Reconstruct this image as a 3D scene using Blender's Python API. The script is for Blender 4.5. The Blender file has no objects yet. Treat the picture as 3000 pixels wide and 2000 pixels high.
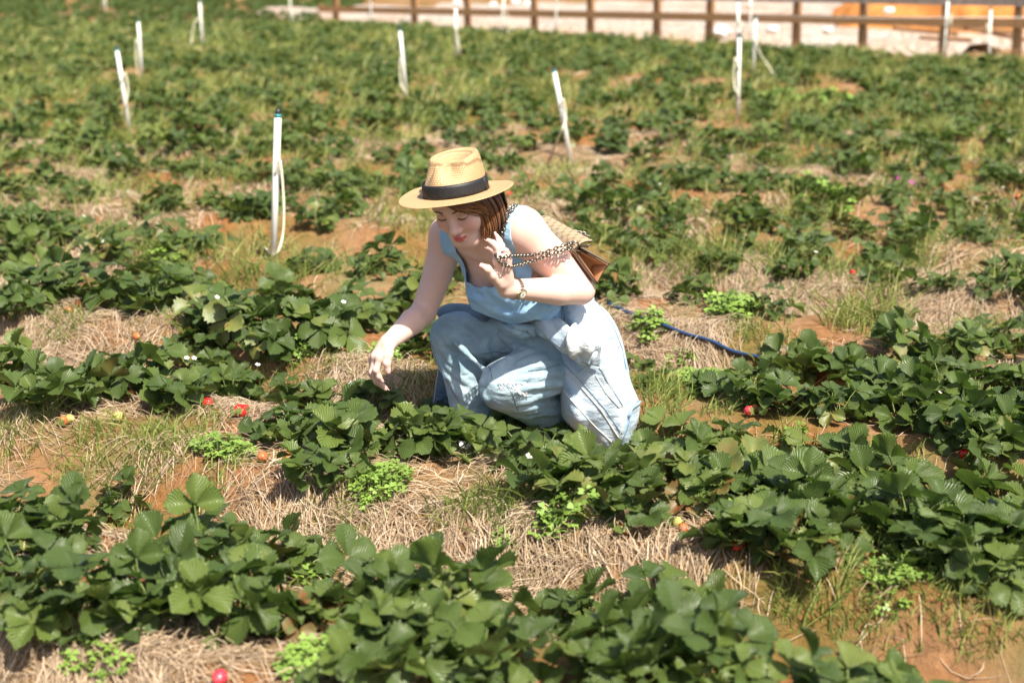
import bpy, bmesh, math, random
import numpy as np
from mathutils import Vector, Matrix, Quaternion
from mathutils.bvhtree import BVHTree
from mathutils import noise as mnoise

rng = np.random.default_rng(7)
random.seed(7)
scene = bpy.context.scene
col = scene.collection
rad = math.radians

# ------------------------------------------------------------------ camera
CAM_Z, FPX, PITCH = 1.42, 4167.0, math.atan(1170 / 4167)
cam_data = bpy.data.cameras.new('camera')
cam_data.sensor_width = 36.0
cam_data.sensor_fit = 'HORIZONTAL'
cam_data.lens = 50.0
cam_data.clip_start = 0.05
cam_data.clip_end = 400
cam_data.dof.use_dof = True
cam_data.dof.focus_distance = 4.02
cam_data.dof.aperture_fstop = 2.5
cam = bpy.data.objects.new('camera', cam_data)
cam.location = (0, 0, CAM_Z)
cam.rotation_euler = (math.pi / 2 - PITCH, 0, 0)
col.objects.link(cam)
scene.camera = cam

# ------------------------------------------------------------------ sky, sun, exposure
SUN_EL, SUN_AZ = rad(56), rad(148)          # azimuth clockwise from +Y: sun stands right and a little towards the camera
sun_dir = Vector((math.cos(SUN_EL) * math.sin(SUN_AZ), math.cos(SUN_EL) * math.cos(SUN_AZ), math.sin(SUN_EL)))
world = bpy.data.worlds.new('World')
scene.world = world
world.use_nodes = True
wn = world.node_tree.nodes
wl = world.node_tree.links
wn.clear()
w_out = wn.new('ShaderNodeOutputWorld')
w_bg = wn.new('ShaderNodeBackground')
w_sky = wn.new('ShaderNodeTexSky')
w_sky.sky_type = 'NISHITA'
w_sky.sun_disc = False
w_sky.sun_elevation = SUN_EL
w_sky.sun_rotation = SUN_AZ
w_sky.air_density = 1.0
w_sky.dust_density = 3.0
w_bg.inputs['Strength'].default_value = 0.095
wl.new(w_sky.outputs['Color'], w_bg.inputs['Color'])
wl.new(w_bg.outputs['Background'], w_out.inputs['Surface'])
sun_data = bpy.data.lights.new('sun', 'SUN')
sun_data.energy = 5.0
sun_data.angle = rad(0.53)
sun_data.color = (1.0, 0.93, 0.80)
sun = bpy.data.objects.new('sun', sun_data)
sun.rotation_euler = (-sun_dir).to_track_quat('-Z', 'Y').to_euler()
sun.location = (6, -4, 9)
col.objects.link(sun)
scene.view_settings.view_transform = 'Standard'
scene.view_settings.look = 'None'
scene.view_settings.gamma = 1.0
scene.view_settings.exposure = 0.86
scene.view_settings.use_curve_mapping = False
scene.render.engine = 'CYCLES'
scene.cycles.use_denoising = True
scene.cycles.max_bounces = 6
scene.cycles.transparent_max_bounces = 6
scene.cycles.sample_clamp_indirect = 6.0

# ------------------------------------------------------------------ helpers
CP, SP = math.cos(PITCH), math.sin(PITCH)


def ray(px, py):
    x, y = (px - 1500) / FPX, -(py - 1000) / FPX
    return Vector((x, CP + y * SP, -SP + y * CP))


def P(px, py, Y):
    """world point seen at pixel (px, py) of the 3000 px photograph, at forward distance Y"""
    d = ray(px, py)
    t = Y / d.y
    return Vector((d.x * t, Y, CAM_Z + d.z * t))


def GP(px, py, z=0.0):
    d = ray(px, py)
    t = (z - CAM_Z) / d.z
    return Vector((d.x * t, d.y * t, z))


def link(o, parent=None):
    col.objects.link(o)
    if parent is not None:
        o.parent = parent
    return o


def tag(o, label=None, cat=None, group=None, kind=None):
    if label:
        o['label'] = label
    if cat:
        o['category'] = cat
    if group:
        o['group'] = group
    if kind:
        o['kind'] = kind
    return o


def empty(name, loc=(0, 0, 0), rz=0.0):
    o = bpy.data.objects.new(name, None)
    o.location = loc
    o.rotation_euler = (0, 0, rz)
    o.empty_display_size = 0.1
    return link(o)


def mesh_np(name, v, f, smooth=True, mats=(), fmat=None, uv=None):
    """v (n,3), f (m,3) or (m,4) arrays -> mesh"""
    v = np.asarray(v, dtype=np.float32)
    f = np.asarray(f, dtype=np.int32)
    me = bpy.data.meshes.new(name)
    n, k = f.shape
    me.vertices.add(len(v))
    me.vertices.foreach_set('co', v.ravel())
    me.loops.add(n * k)
    me.loops.foreach_set('vertex_index', f.ravel())
    me.polygons.add(n)
    me.polygons.foreach_set('loop_start', np.arange(0, n * k, k, dtype=np.int32))
    me.polygons.foreach_set('loop_total', np.full(n, k, dtype=np.int32))
    if smooth:
        me.polygons.foreach_set('use_smooth', np.ones(n, dtype=bool))
    if fmat is not None:
        me.polygons.foreach_set('material_index', np.asarray(fmat, dtype=np.int32))
    if uv is not None:
        l = me.uv_layers.new(name='UVMap')
        l.data.foreach_set('uv', np.asarray(uv, dtype=np.float32)[f.ravel()].ravel())
    for m in mats:
        me.materials.append(m)
    me.update(calc_edges=True)
    me.validate()
    return me


def mesh_obj(name, v, f, mat, parent=None, smooth=True, **kw):
    mats = mat if isinstance(mat, (list, tuple)) else [mat]
    me = mesh_np(name, v, f, smooth, mats, **kw)
    return link(bpy.data.objects.new(name, me), parent)


class MB:
    """collects several shapes into one mesh (quads and triangles)"""

    def __init__(self):
        self.v, self.f, self.m = [], [], []

    def add(self, v, f, m=0):
        o = len(self.v)
        self.v += [tuple(p) for p in v]
        self.f += [tuple(i + o for i in q) for q in f]
        self.m += [m] * len(f)
        return self

    def tube(self, pts, r, n=8, m=0, caps=True, flat=1.0, up=None):
        pts = [Vector(p) for p in pts]
        rs = r if hasattr(r, '__len__') else [r] * len(pts)
        v, f = [], []
        prev = None
        for i, p in enumerate(pts):
            t = (pts[min(i + 1, len(pts) - 1)] - pts[max(i - 1, 0)])
            if t.length < 1e-9:
                t = Vector((0, 0, 1))
            t.normalize()
            if prev is None:
                a = Vector(up) if up is not None else (Vector((0, 0, 1)) if abs(t.z) < 0.9 else Vector((1, 0, 0)))
                s = t.cross(a).normalized()
            else:
                s = (prev - t * prev.dot(t)).normalized()
            prev = s
            b = s.cross(t)
            for k in range(n):
                a = 2 * math.pi * k / n
                v.append(p + (s * math.cos(a) + b * math.sin(a) * flat) * rs[i])
        for i in range(len(pts) - 1):
            for k in range(n):
                k2 = (k + 1) % n
                f.append((i * n + k, i * n + k2, (i + 1) * n + k2, (i + 1) * n + k))
        if caps:
            f.append(tuple(range(n))[::-1])
            f.append(tuple((len(pts) - 1) * n + k for k in range(n)))
        return self.add(v, f, m)

    def box(self, c, s, R=None, m=0, taper=1.0):
        c = Vector(c)
        v = []
        for z in (-1, 1):
            for (x, y) in ((-1, -1), (1, -1), (1, 1), (-1, 1)):
                k = taper if z > 0 else 1.0
                p = Vector((x * s[0] / 2 * k, y * s[1] / 2 * k, z * s[2] / 2))
                v.append(c + (R @ p if R is not None else p))
        return self.add(v, [(3, 2, 1, 0), (4, 5, 6, 7), (0, 1, 5, 4), (1, 2, 6, 5), (2, 3, 7, 6), (3, 0, 4, 7)], m)

    def sphere(self, c, r, n=8, m=0):
        c = Vector(c)
        rr = r if hasattr(r, '__len__') else (r, r, r)
        v, f = [], []
        h = n // 2
        for i in range(h + 1):
            th = math.pi * i / h
            for k in range(n):
                a = 2 * math.pi * k / n
                v.append(c + Vector((math.sin(th) * math.cos(a) * rr[0], math.sin(th) * math.sin(a) * rr[1], math.cos(th) * rr[2])))
        for i in range(h):
            for k in range(n):
                k2 = (k + 1) % n
                f.append((i * n + k, (i + 1) * n + k, (i + 1) * n + k2, i * n + k2))
        return self.add(v, f, m)

    def build(self, name, mats, parent=None, smooth=True):
        me = bpy.data.meshes.new(name)
        me.from_pydata([tuple(p) for p in self.v], [], self.f)
        for mm in (mats if isinstance(mats, (list, tuple)) else [mats]):
            me.materials.append(mm)
        me.polygons.foreach_set('material_index', np.array(self.m, dtype=np.int32))
        if smooth:
            me.polygons.foreach_set('use_smooth', np.ones(len(me.polygons), dtype=bool))
        bm = bmesh.new()
        bm.from_mesh(me)
        bmesh.ops.remove_doubles(bm, verts=bm.verts, dist=1e-6)
        bmesh.ops.recalc_face_normals(bm, faces=bm.faces)
        bm.to_mesh(me)
        bm.free()
        me.update()
        return link(bpy.data.objects.new(name, me), parent)


def catmull(pts, n=6):
    pts = [Vector(p) for p in pts]
    out = []
    for i in range(len(pts) - 1):
        p0, p1, p2, p3 = pts[max(i - 1, 0)], pts[i], pts[i + 1], pts[min(i + 2, len(pts) - 1)]
        for k in range(n):
            t = k / n
            out.append(0.5 * ((2 * p1) + (p2 - p0) * t + (2 * p0 - 5 * p1 + 4 * p2 - p3) * t * t + (3 * p1 - p0 - 3 * p2 + p3) * t ** 3))
    out.append(pts[-1])
    return out


# ------------------------------------------------------------------ material helpers
def mat_new(name):
    m = bpy.data.materials.new(name)
    m.use_nodes = True
    nt = m.node_tree
    nt.nodes.clear()
    out = nt.nodes.new('ShaderNodeOutputMaterial')
    b = nt.nodes.new('ShaderNodeBsdfPrincipled')
    nt.links.new(b.outputs[0], out.inputs[0])
    return m, nt, b, out


def N(nt, t, **kw):
    n = nt.nodes.new(t)
    for k, v in kw.items():
        if k.startswith('i_'):
            n.inputs[k[2:].replace('_', ' ')].default_value = v
        else:
            setattr(n, k, v)
    return n


def ramp(nt, src, stops):
    r = nt.nodes.new('ShaderNodeValToRGB')
    e = r.color_ramp.elements
    while len(e) < len(stops):
        e.new(0.5)
    for q, (p, c) in zip(e, stops):
        q.position = p
        q.color = (*c, 1) if len(c) == 3 else c
    nt.links.new(src, r.inputs[0])
    return r.outputs[0]


def mixc(nt, fac, a, b, blend='MIX'):
    m = nt.nodes.new('ShaderNodeMix')
    m.data_type = 'RGBA'
    m.blend_type = blend
    for sock, val in ((m.inputs[0], fac), (m.inputs[6], a), (m.inputs[7], b)):
        if hasattr(val, 'is_output'):
            nt.links.new(val, sock)
        elif isinstance(val, (tuple, list)):
            sock.default_value = (*val, 1) if len(val) == 3 else val
        else:
            sock.default_value = val
    return m.outputs[2]


def mth(nt, op, a, b=None, c=None):
    m = nt.nodes.new('ShaderNodeMath')
    m.operation = op
    for i, val in enumerate((a, b, c)):
        if val is None:
            continue
        if hasattr(val, 'is_output'):
            nt.links.new(val, m.inputs[i])
        else:
            m.inputs[i].default_value = val
    return m.outputs[0]


def bump(nt, b, h, strength=0.3, dist=0.01):
    n = nt.nodes.new('ShaderNodeBump')
    n.inputs['Strength'].default_value = strength
    n.inputs['Distance'].default_value = dist
    nt.links.new(h, n.inputs['Height'])
    nt.links.new(n.outputs[0], b.inputs['Normal'])
    return n


def noise_tex(nt, scale, detail=4, rough=0.55, vec=None):
    n = N(nt, 'ShaderNodeTexNoise', i_Scale=scale, i_Detail=detail, i_Roughness=rough)
    if vec is not None:
        nt.links.new(vec, n.inputs['Vector'])
    return n.outputs['Fac']


def coords(nt, which='Object'):
    return nt.nodes.new('ShaderNodeTexCoord').outputs[which]


def simple_mat(name, c, rough=0.5, metal=0.0, var=0.12, scale=30.0, bmp=0.0, spec=0.5, coat=0.0):
    m, nt, b, _ = mat_new(name)
    co = coords(nt)
    f = noise_tex(nt, scale, vec=co)
    dark = tuple(x * (1 - var) for x in c)
    lite = tuple(min(1, x * (1 + var)) for x in c)
    nt.links.new(ramp(nt, f, [(0.3, dark), (0.7, lite)]), b.inputs['Base Color'])
    b.inputs['Roughness'].default_value = rough
    b.inputs['Metallic'].default_value = metal
    b.inputs['Specular IOR Level'].default_value = spec
    b.inputs['Coat Weight'].default_value = coat
    if bmp:
        bump(nt, b, f, bmp, 0.003)
    return m
# ------------------------------------------------------------------ ground: straw-mulched beds running diagonally
ROW_A = rad(26)
RS, RC = math.sin(ROW_A), math.cos(ROW_A)
ROW0, ROWD = 2.17, 0.93            # first bed, bed spacing
BED_TOP = 0.07


def uv_of(x, y):
    return x * RC - y * RS, x * RS + y * RC


def xy_of(u, v):
    return u * RC + v * RS, -u * RS + v * RC


def vnoise(x, y, s, seed=0.0):
    """cheap smooth value noise"""
    x = x * s + seed * 17.3
    y = y * s - seed * 9.1
    xi, yi = np.floor(x), np.floor(y)
    fx, fy = x - xi, y - yi
    fx, fy = fx * fx * (3 - 2 * fx), fy * fy * (3 - 2 * fy)

    def h(a, b):
        q = np.sin(a * 127.1 + b * 311.7) * 43758.5453
        return q - np.floor(q)
    return (h(xi, yi) * (1 - fx) + h(xi + 1, yi) * fx) * (1 - fy) + (h(xi, yi + 1) * (1 - fx) + h(xi + 1, yi + 1) * fx) * fy


def ground_z(x, y):
    x = np.asarray(x, dtype=float)
    y = np.asarray(y, dtype=float)
    u, v = uv_of(x, y)
    wob = 0.05 * np.sin(u * 0.9 + 1.3) + 0.03 * np.sin(u * 2.3)
    ph = (v + wob - ROW0) / ROWD
    d = np.abs(ph - np.round(ph)) * ROWD          # distance from the bed's centre line
    t = np.clip((d - 0.17) / 0.22, 0, 1)
    h = BED_TOP - 0.15 * (t * t * (3 - 2 * t))
    far = np.clip((y - 16) / 8, 0, 1)
    h = h * (1 - 0.5 * far)
    h = h + 0.035 * (vnoise(x, y, 3.0, 1) - 0.5) + 0.018 * (vnoise(x, y, 9.0, 2) - 0.5) + 0.008 * (vnoise(x, y, 24.0, 3) - 0.5)
    return h


def gz(x, y):
    return float(ground_z(x, y))


def at_px(px, py, lift=0.0):
    """where the ray through a pixel first meets the ground"""
    d = ray(px, py)
    t = np.concatenate([np.arange(1.8, 8, 0.01), np.arange(8, 45, 0.03)])
    x, y, z = d.x * t, d.y * t, CAM_Z + d.z * t
    hit = np.nonzero(z - lift < ground_z(x, y))[0]
    i = hit[0] if len(hit) else len(t) - 1
    return Vector((x[i], y[i], gz(x[i], y[i])))


def straw_density(x, y):
    """0..1: how much straw lies here"""
    u, v = uv_of(x, y)
    n = vnoise(x, y, 1.3, 5) * 0.6 + vnoise(x, y, 3.7, 6) * 0.4
    ph = (v - ROW0) / ROWD
    d = np.abs(ph - np.round(ph)) * ROWD
    furrow = np.clip((d - 0.33) / 0.10, 0, 1)
    return np.clip((n - 0.43) * 4.5, 0.02, 1) * (1 - 0.85 * furrow * np.clip((6.0 - y) / 2.0, 0.5, 1))


# the soil sheet: a fine grid near by, coarser further off, out past everything in view
def make_ground():
    rows = []
    ys = np.concatenate([np.arange(1.6, 8.0, 0.03), np.arange(8.0, 18, 0.09), np.arange(18, 46, 0.3), np.array([46, 52, 60, 80, 120, 180])])
    ny, nx = len(ys), 260
    V = np.zeros((ny, nx, 3))
    for i, y in enumerate(ys):
        hw = 1.2 + y * 0.52
        V[i, :, 0] = np.linspace(-hw, hw, nx)
        V[i, :, 1] = y
    V[:, :, 2] = ground_z(V[:, :, 0], V[:, :, 1])
    idx = np.arange(ny * nx).reshape(ny, nx)
    F = np.stack([idx[:-1, :-1], idx[:-1, 1:], idx[1:, 1:], idx[1:, :-1]], -1).reshape(-1, 4)
    return V.reshape(-1, 3), F


m_soil, nt, b, _ = mat_new('soil')
co = coords(nt)
n1 = noise_tex(nt, 3.0, 6, 0.6, co)
n2 = noise_tex(nt, 28.0, 8, 0.7, co)
n3 = noise_tex(nt, 1.7, 4, 0.6, co)
c1 = ramp(nt, n2, [(0.25, (0.11, 0.042, 0.014)), (0.5, (0.25, 0.108, 0.038)), (0.75, (0.37, 0.185, 0.078))])
moss = ramp(nt, n1, [(0.42, (0, 0, 0)), (0.62, (1, 1, 1))])
c2 = mixc(nt, mth(nt, 'MULTIPLY', moss, 0.72), c1, (0.125, 0.125, 0.032))
chaff = ramp(nt, n3, [(0.42, (0, 0, 0)), (0.62, (1, 1, 1))])
c3 = mixc(nt, mth(nt, 'MULTIPLY', chaff, 0.40), c2, (0.33, 0.24, 0.15))
nt.links.new(c3, b.inputs['Base Color'])
b.inputs['Roughness'].default_value = 0.95
b.inputs['Specular IOR Level'].default_value = 0.15
bump(nt, b, n2, 0.8, 0.02)
gv, gf = make_ground()
ground = mesh_obj('ground', gv, gf, m_soil)
tag(ground, 'orange clay field raised into parallel mulched beds', kind='structure')
# ------------------------------------------------------------------ strawberry leaf meshes
m_leaf, nt, b, out = mat_new('strawberry_leaf')
uvc = coords(nt, 'UV')
sep = N(nt, 'ShaderNodeSeparateXYZ')
nt.links.new(uvc, sep.inputs[0])
U, V_ = sep.outputs[0], sep.outputs[1]
av = mth(nt, 'ABSOLUTE', V_)
vein = mth(nt, 'SINE', mth(nt, 'MULTIPLY', mth(nt, 'SUBTRACT', U, mth(nt, 'MULTIPLY', av, 0.55)), 52.0))
vein01 = mth(nt, 'ADD', mth(nt, 'MULTIPLY', vein, 0.5), 0.5)
line = mth(nt, 'POWER', vein01, 9.0)
mid = mth(nt, 'LESS_THAN', av, 0.022)
veins = mth(nt, 'MAXIMUM', line, mid)
oi = nt.nodes.new('ShaderNodeObjectInfo')
hue = ramp(nt, oi.outputs['Random'], [(0.0, (0.052, 0.086, 0.022)), (0.35, (0.072, 0.112, 0.026)), (0.7, (0.100, 0.148, 0.032)), (0.93, (0.15, 0.20, 0.042)), (1.0, (0.20, 0.23, 0.05))])
nz = noise_tex(nt, 45.0, 3, 0.5, coords(nt))
hue2 = mixc(nt, mth(nt, 'MULTIPLY', nz, 0.5), hue, (0.095, 0.142, 0.034))
colr = mixc(nt, mth(nt, 'MULTIPLY', veins, 0.35), hue2, (0.12, 0.20, 0.065))
nt.links.new(colr, b.inputs['Base Color'])
b.inputs['Roughness'].default_value = 0.36
b.inputs['Specular IOR Level'].default_value = 0.45
quilt = mth(nt, 'SUBTRACT', 1.0, mth(nt, 'POWER', mth(nt, 'MAXIMUM', vein01, 0.0), 3.0))
bump(nt, b, mth(nt, 'ADD', quilt, mth(nt, 'MULTIPLY', nz, 0.4)), 0.6, 0.005)
tr = nt.nodes.new('ShaderNodeBsdfTranslucent')
nt.links.new(mixc(nt, 0.5, colr, (0.16, 0.30, 0.03)), tr.inputs[0])
mx = nt.nodes.new('ShaderNodeMixShader')
mx.inputs[0].default_value = 0.27
nt.links.new(b.outputs[0], mx.inputs[1])
nt.links.new(tr.outputs[0], mx.inputs[2])
nt.links.new(mx.outputs[0], out.inputs[0])


def leaf_tint(name, a, bcol, c):
    """an ageing leaf: same leaf, real colours of the blade differ"""
    m, nt, b, _ = mat_new(name)
    uvc = coords(nt, 'UV')
    n = noise_tex(nt, 22, 4, 0.6, coords(nt))
    nt.links.new(ramp(nt, n, [(0.3, a), (0.52, bcol), (0.7, c)]), b.inputs['Base Color'])
    b.inputs['Roughness'].default_value = 0.5
    bump(nt, b, n, 0.3, 0.004)
    return m


m_leaf_yel = leaf_tint('leaf_yellowing', (0.08, 0.115, 0.025), (0.125, 0.135, 0.03), (0.17, 0.125, 0.035))
m_leaf_red = leaf_tint('leaf_reddened', (0.07, 0.095, 0.022), (0.14, 0.085, 0.025), (0.17, 0.05, 0.02))
m_stem = simple_mat('petiole', (0.16, 0.21, 0.055), 0.5, var=0.25)
m_dryleaf = simple_mat('dry_leaf', (0.26, 0.11, 0.035), 0.75, var=0.4)


def leaflet(L, W, fold, cup, r, nu=10, nv=3, teeth=True):
    """one broad, blunt leaflet lying along +X, upper side +Z; returns verts, faces, uv"""
    vs, uvs, fs = [], [], []
    for i in range(nu + 1):
        t = i / nu
        if t < 0.55:
            w = (t / 0.55) ** 0.72
        else:
            w = math.sqrt(max(0.0, 1 - ((t - 0.55) / 0.47) ** 2.3))
        w = W * 0.5 * max(w, 0.04)
        k = (1 if i % 2 else -1)
        for j in range(-nv, nv + 1):
            s = j / nv
            e = 1.0 if abs(j) == nv else 0.0
            ww = w * (1 + (0.10 * k * e if teeth and 0 < i < nu else 0))
            x = t * L + (0.026 * L * k * e if teeth and i > 1 else 0) - 0.05 * L * (s * s) * t * t
            y = s * ww
            pleat = math.sin((t - abs(s) * 0.30) * 26.0)
            z = abs(y) * fold * (0.6 + 0.4 * abs(s)) + cup * (t * (1 - t)) * L * 0.8 - 0.20 * L * t * t * r[0]
            z += 0.010 * L * pleat * (abs(s) > 0.1) + 0.03 * L * math.sin(t * 7 + r[1] * 6 + s * 2.0) * abs(s)
            vs.append((x, y, z))
            uvs.append((t, s))
    k = 2 * nv + 1
    for i in range(nu):
        for j in range(k - 1):
            a = i * k + j
            fs.append((a, a + 1, a + k + 1, a + k))
    return np.array(vs), np.array(fs), np.array(uvs)


def make_leaf_mesh(idx, elev, plen, size, r, lod=0):
    """petiole rising from the origin at angle elev, outwards along +X, with three leaflets"""
    nu, nv = ((12, 3) if lod == 0 else (4, 1))
    V, F, UVs, FM = [], [], [], []
    off = 0
    # petiole: bends outwards
    pts = []
    for k in range(5):
        t = k / 4
        e = elev - 0.45 * t * (1 - elev / 2)
        x = plen * t * math.cos(elev) + plen * 0.12 * t * t
        z = plen * t * math.sin(elev) - plen * 0.10 * t * t
        pts.append(Vector((x, 0.02 * math.sin(t * 3 + r.random() * 3) * plen, z)))
    mb = MB()
    mb.tube(pts, [0.0024, 0.0021, 0.0019, 0.0017, 0.0015], n=4 if lod == 0 else 3, caps=False)
    pv = np.array(mb.v)
    pf = np.array(mb.f)
    V.append(pv); F.append(pf); UVs.append(np.zeros((len(pv), 2))); FM.append(np.ones(len(pf)))
    off = len(pv)
    end = pts[-1]
    tilt = r.uniform(-0.75, 0.75) + (0.25 if elev < 0.9 else -0.1)            # blade plane tilt: up, level or hanging
    base = Matrix.Translation(end) @ Matrix.Rotation(tilt, 4, 'Y') @ Matrix.Rotation(r.uniform(-0.6, 0.6), 4, 'X')
    fold = r.uniform(0.15, 0.75)
    for ang, sc in ((0, 1.0), (rad(r.uniform(78, 98)), 0.93), (-rad(r.uniform(78, 98)), 0.93)):
        lv, lf, lu = leaflet(size * sc, size * sc * r.uniform(0.90, 1.08), fold * r.uniform(0.7, 1.3), r.uniform(-0.05, 0.28), (r.uniform(0.2, 1.4), r.random()), nu, nv, lod == 0)
        M = base @ Matrix.Rotation(ang, 4, 'Z') @ Matrix.Rotation(r.uniform(-0.6, 0.25), 4, 'Y') @ Matrix.Translation((0.004, 0, 0))
        lv = np.c_[lv, np.ones(len(lv))] @ np.array(M).T
        V.append(lv[:, :3]); F.append(lf + off); UVs.append(lu); FM.append(np.zeros(len(lf)))
        off += len(lv)
    return np.concatenate(V), np.concatenate(F), np.concatenate(UVs), np.concatenate(FM)


LEAVES, LEAVES_YEL, LEAVES_RED, LEAVES_LOW = [], [], [], []
rr = random.Random(3)
LEAF_SPECS = []
for k in range(24):
    q = k / 23
    elev = rad(84 - 58 * q)                                # upright in the middle, splayed outside
    plen = rr.uniform(0.085, 0.145) * (1.0 - 0.28 * q)
    size = rr.uniform(0.047, 0.068)
    v, f, u, fm = make_leaf_mesh(k, elev, plen, size, rr)
    LEAVES.append(mesh_np('leaf', v, f, True, [m_leaf, m_stem], fm, u))
    LEAVES_YEL.append(mesh_np('leaf', v, f, True, [m_leaf_yel, m_stem], fm, u))
    LEAVES_RED.append(mesh_np('leaf', v, f, True, [m_leaf_red, m_stem], fm, u))
    LEAVES_LOW.append(make_leaf_mesh(k, elev, plen, size, rr, 1))

# ------------------------------------------------------------------ berries and flowers
m_berry = {}
for nm, ca, cb in (('ripe', (0.50, 0.008, 0.010), (0.62, 0.02, 0.015)), ('half', (0.42, 0.19, 0.06), (0.46, 0.08, 0.03)), ('green', (0.42, 0.40, 0.10), (0.52, 0.46, 0.16)), ('pink', (0.75, 0.03, 0.06), (0.80, 0.06, 0.10))):
    m, nt, b, _ = mat_new('berry_' + nm)
    vo = N(nt, 'ShaderNodeTexVoronoi', i_Scale=260.0)
    nt.links.new(coords(nt), vo.inputs['Vector'])
    nt.links.new(mixc(nt, ramp(nt, vo.outputs['Distance'], [(0.1, (1, 1, 1)), (0.25, (0, 0, 0))]), mixc(nt, noise_tex(nt, 40, 2, 0.5, coords(nt)), ca, cb), (0.65, 0.45, 0.10)), b.inputs['Base Color'])
    b.inputs['Roughness'].default_value = 0.25
    bump(nt, b, vo.outputs['Distance'], 0.5, 0.002)
    m_berry[nm] = m
m_petal = simple_mat('petal', (0.80, 0.80, 0.76), 0.6, var=0.04)
m_eye = simple_mat('flower_eye', (0.62, 0.50, 0.05), 0.7)


def berry_mesh(kind):
    mb = MB()
    n = 10
    prof = [(0.0, -0.017), (0.006, -0.0150), (0.0105, -0.009), (0.0135, -0.001), (0.0130, 0.006), (0.008, 0.0105), (0.0, 0.0115)]
    v, f = [], []
    for (r_, z) in prof:
        for k in range(n):
            a = 2 * math.pi * k / n
            v.append((r_ * math.cos(a), r_ * math.sin(a), z))
    for i in range(len(prof) - 1):
        for k in range(n):
            f.append((i * n + k, i * n + (k + 1) % n, (i + 1) * n + (k + 1) % n, (i + 1) * n + k))
    mb.add(v, f, 0)
    for k in range(6):                                   # calyx
        a = 2 * math.pi * k / 6
        c, s = math.cos(a), math.sin(a)
        mb.add([(0, 0, 0.0125), (0.008 * c - 0.004 * s, 0.008 * s + 0.004 * c, 0.0125), (0.015 * c, 0.015 * s, 0.0105), (0.008 * c + 0.004 * s, 0.008 * s - 0.004 * c, 0.0125)], [(0, 1, 2, 3)], 1)
    o = mb.build('strawberry', [m_berry[kind], m_stem])
    me = o.data
    bpy.data.objects.remove(o)
    return me


BERRY = {k: berry_mesh(k) for k in m_berry}


def flower_mesh():
    mb = MB()
    for k in range(5):
        a = 2 * math.pi * k / 5
        c, s = math.cos(a), math.sin(a)
        pts = [(0.003, 0, 0), (0.007, 0.005, 0.0015), (0.013, 0.0045, 0.003), (0.0145, 0, 0.0032), (0.013, -0.0045, 0.003), (0.007, -0.005, 0.0015)]
        mb.add([(x * c - y * s, x * s + y * c, z) for (x, y, z) in pts], [(0, 1, 2, 3), (0, 3, 4, 5)], 0)
    mb.sphere((0, 0, 0.001), (0.0042, 0.0042, 0.003), 8, 1)
    mb.tube([(0, 0, 0), (0.004, 0, -0.05), (0.002, 0.002, -0.11)], 0.0011, 4, 2)
    o = mb.build('flower', [m_petal, m_eye, m_stem])
    me = o.data
    bpy.data.objects.remove(o)
    return me


FLOWER = flower_mesh()


# ------------------------------------------------------------------ plants
def part(name, me, parent, loc, rot, s):
    o = bpy.data.objects.new(name, me)
    col.objects.link(o)
    o.parent = parent
    o.location = loc
    o.rotation_euler = rot
    o.scale = (s, s, s)
    return o


def strawberry_plant(x, y, size, label, group, seed, nleaf=18, old=0.0, red=0.0, berries=(), flowers=0):
    r = random.Random(seed)
    z = gz(x, y)
    root = empty('strawberry_plant', (x, y, z - 0.004), r.uniform(0, 6.28))
    tag(root, label, 'plant', group)
    root.empty_display_size = 0.05
    for k in range(nleaf):
        q = ((k + 0.5) / nleaf) ** 0.8
        vi = min(23, max(0, int(q * 23 + r.uniform(-3, 3))))
        a = k * 2.399963 + r.uniform(-0.4, 0.4)
        pool = LEAVES
        if q > 0.5 and r.random() < old:
            pool = LEAVES_YEL if r.random() > red else LEAVES_RED
        part('leaf', pool[vi], root, (r.uniform(-0.025, 0.025), r.uniform(-0.025, 0.025), 0), (r.uniform(-0.14, 0.14), r.uniform(-0.14, 0.14), a), size * r.uniform(0.62, 1.15))
    Ri = Matrix.Rotation(-root.rotation_euler.z, 3, 'Z')
    for (kind, dx, dy) in berries:
        wx, wy = x + dx, y + dy
        l = Ri @ Vector((dx, dy, gz(wx, wy) - (z - 0.004) + 0.020))
        part('strawberry', BERRY[kind], root, l, (r.uniform(0.9, 1.9), r.uniform(-0.5, 0.5), r.uniform(0, 6.28)), r.uniform(0.9, 1.2))
    for k in range(flowers):
        a = r.uniform(0, 6.28)
        d = r.uniform(0.05, 0.14) * size
        part('flower', FLOWER, root, (d * math.cos(a), d * math.sin(a), r.uniform(0.10, 0.16) * size), (r.uniform(-0.6, 0.6), r.uniform(-0.6, 0.6), a), 0.62)
    return root


# beds A (index 0) .. : how each is told apart
ROWTXT = ['two beds before the woman',
          'one bed before the woman',
          'one bed behind the woman',
          'two beds behind the woman',
          'three beds behind the woman',
          'four beds behind the woman',
          'five beds behind the woman']

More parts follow.
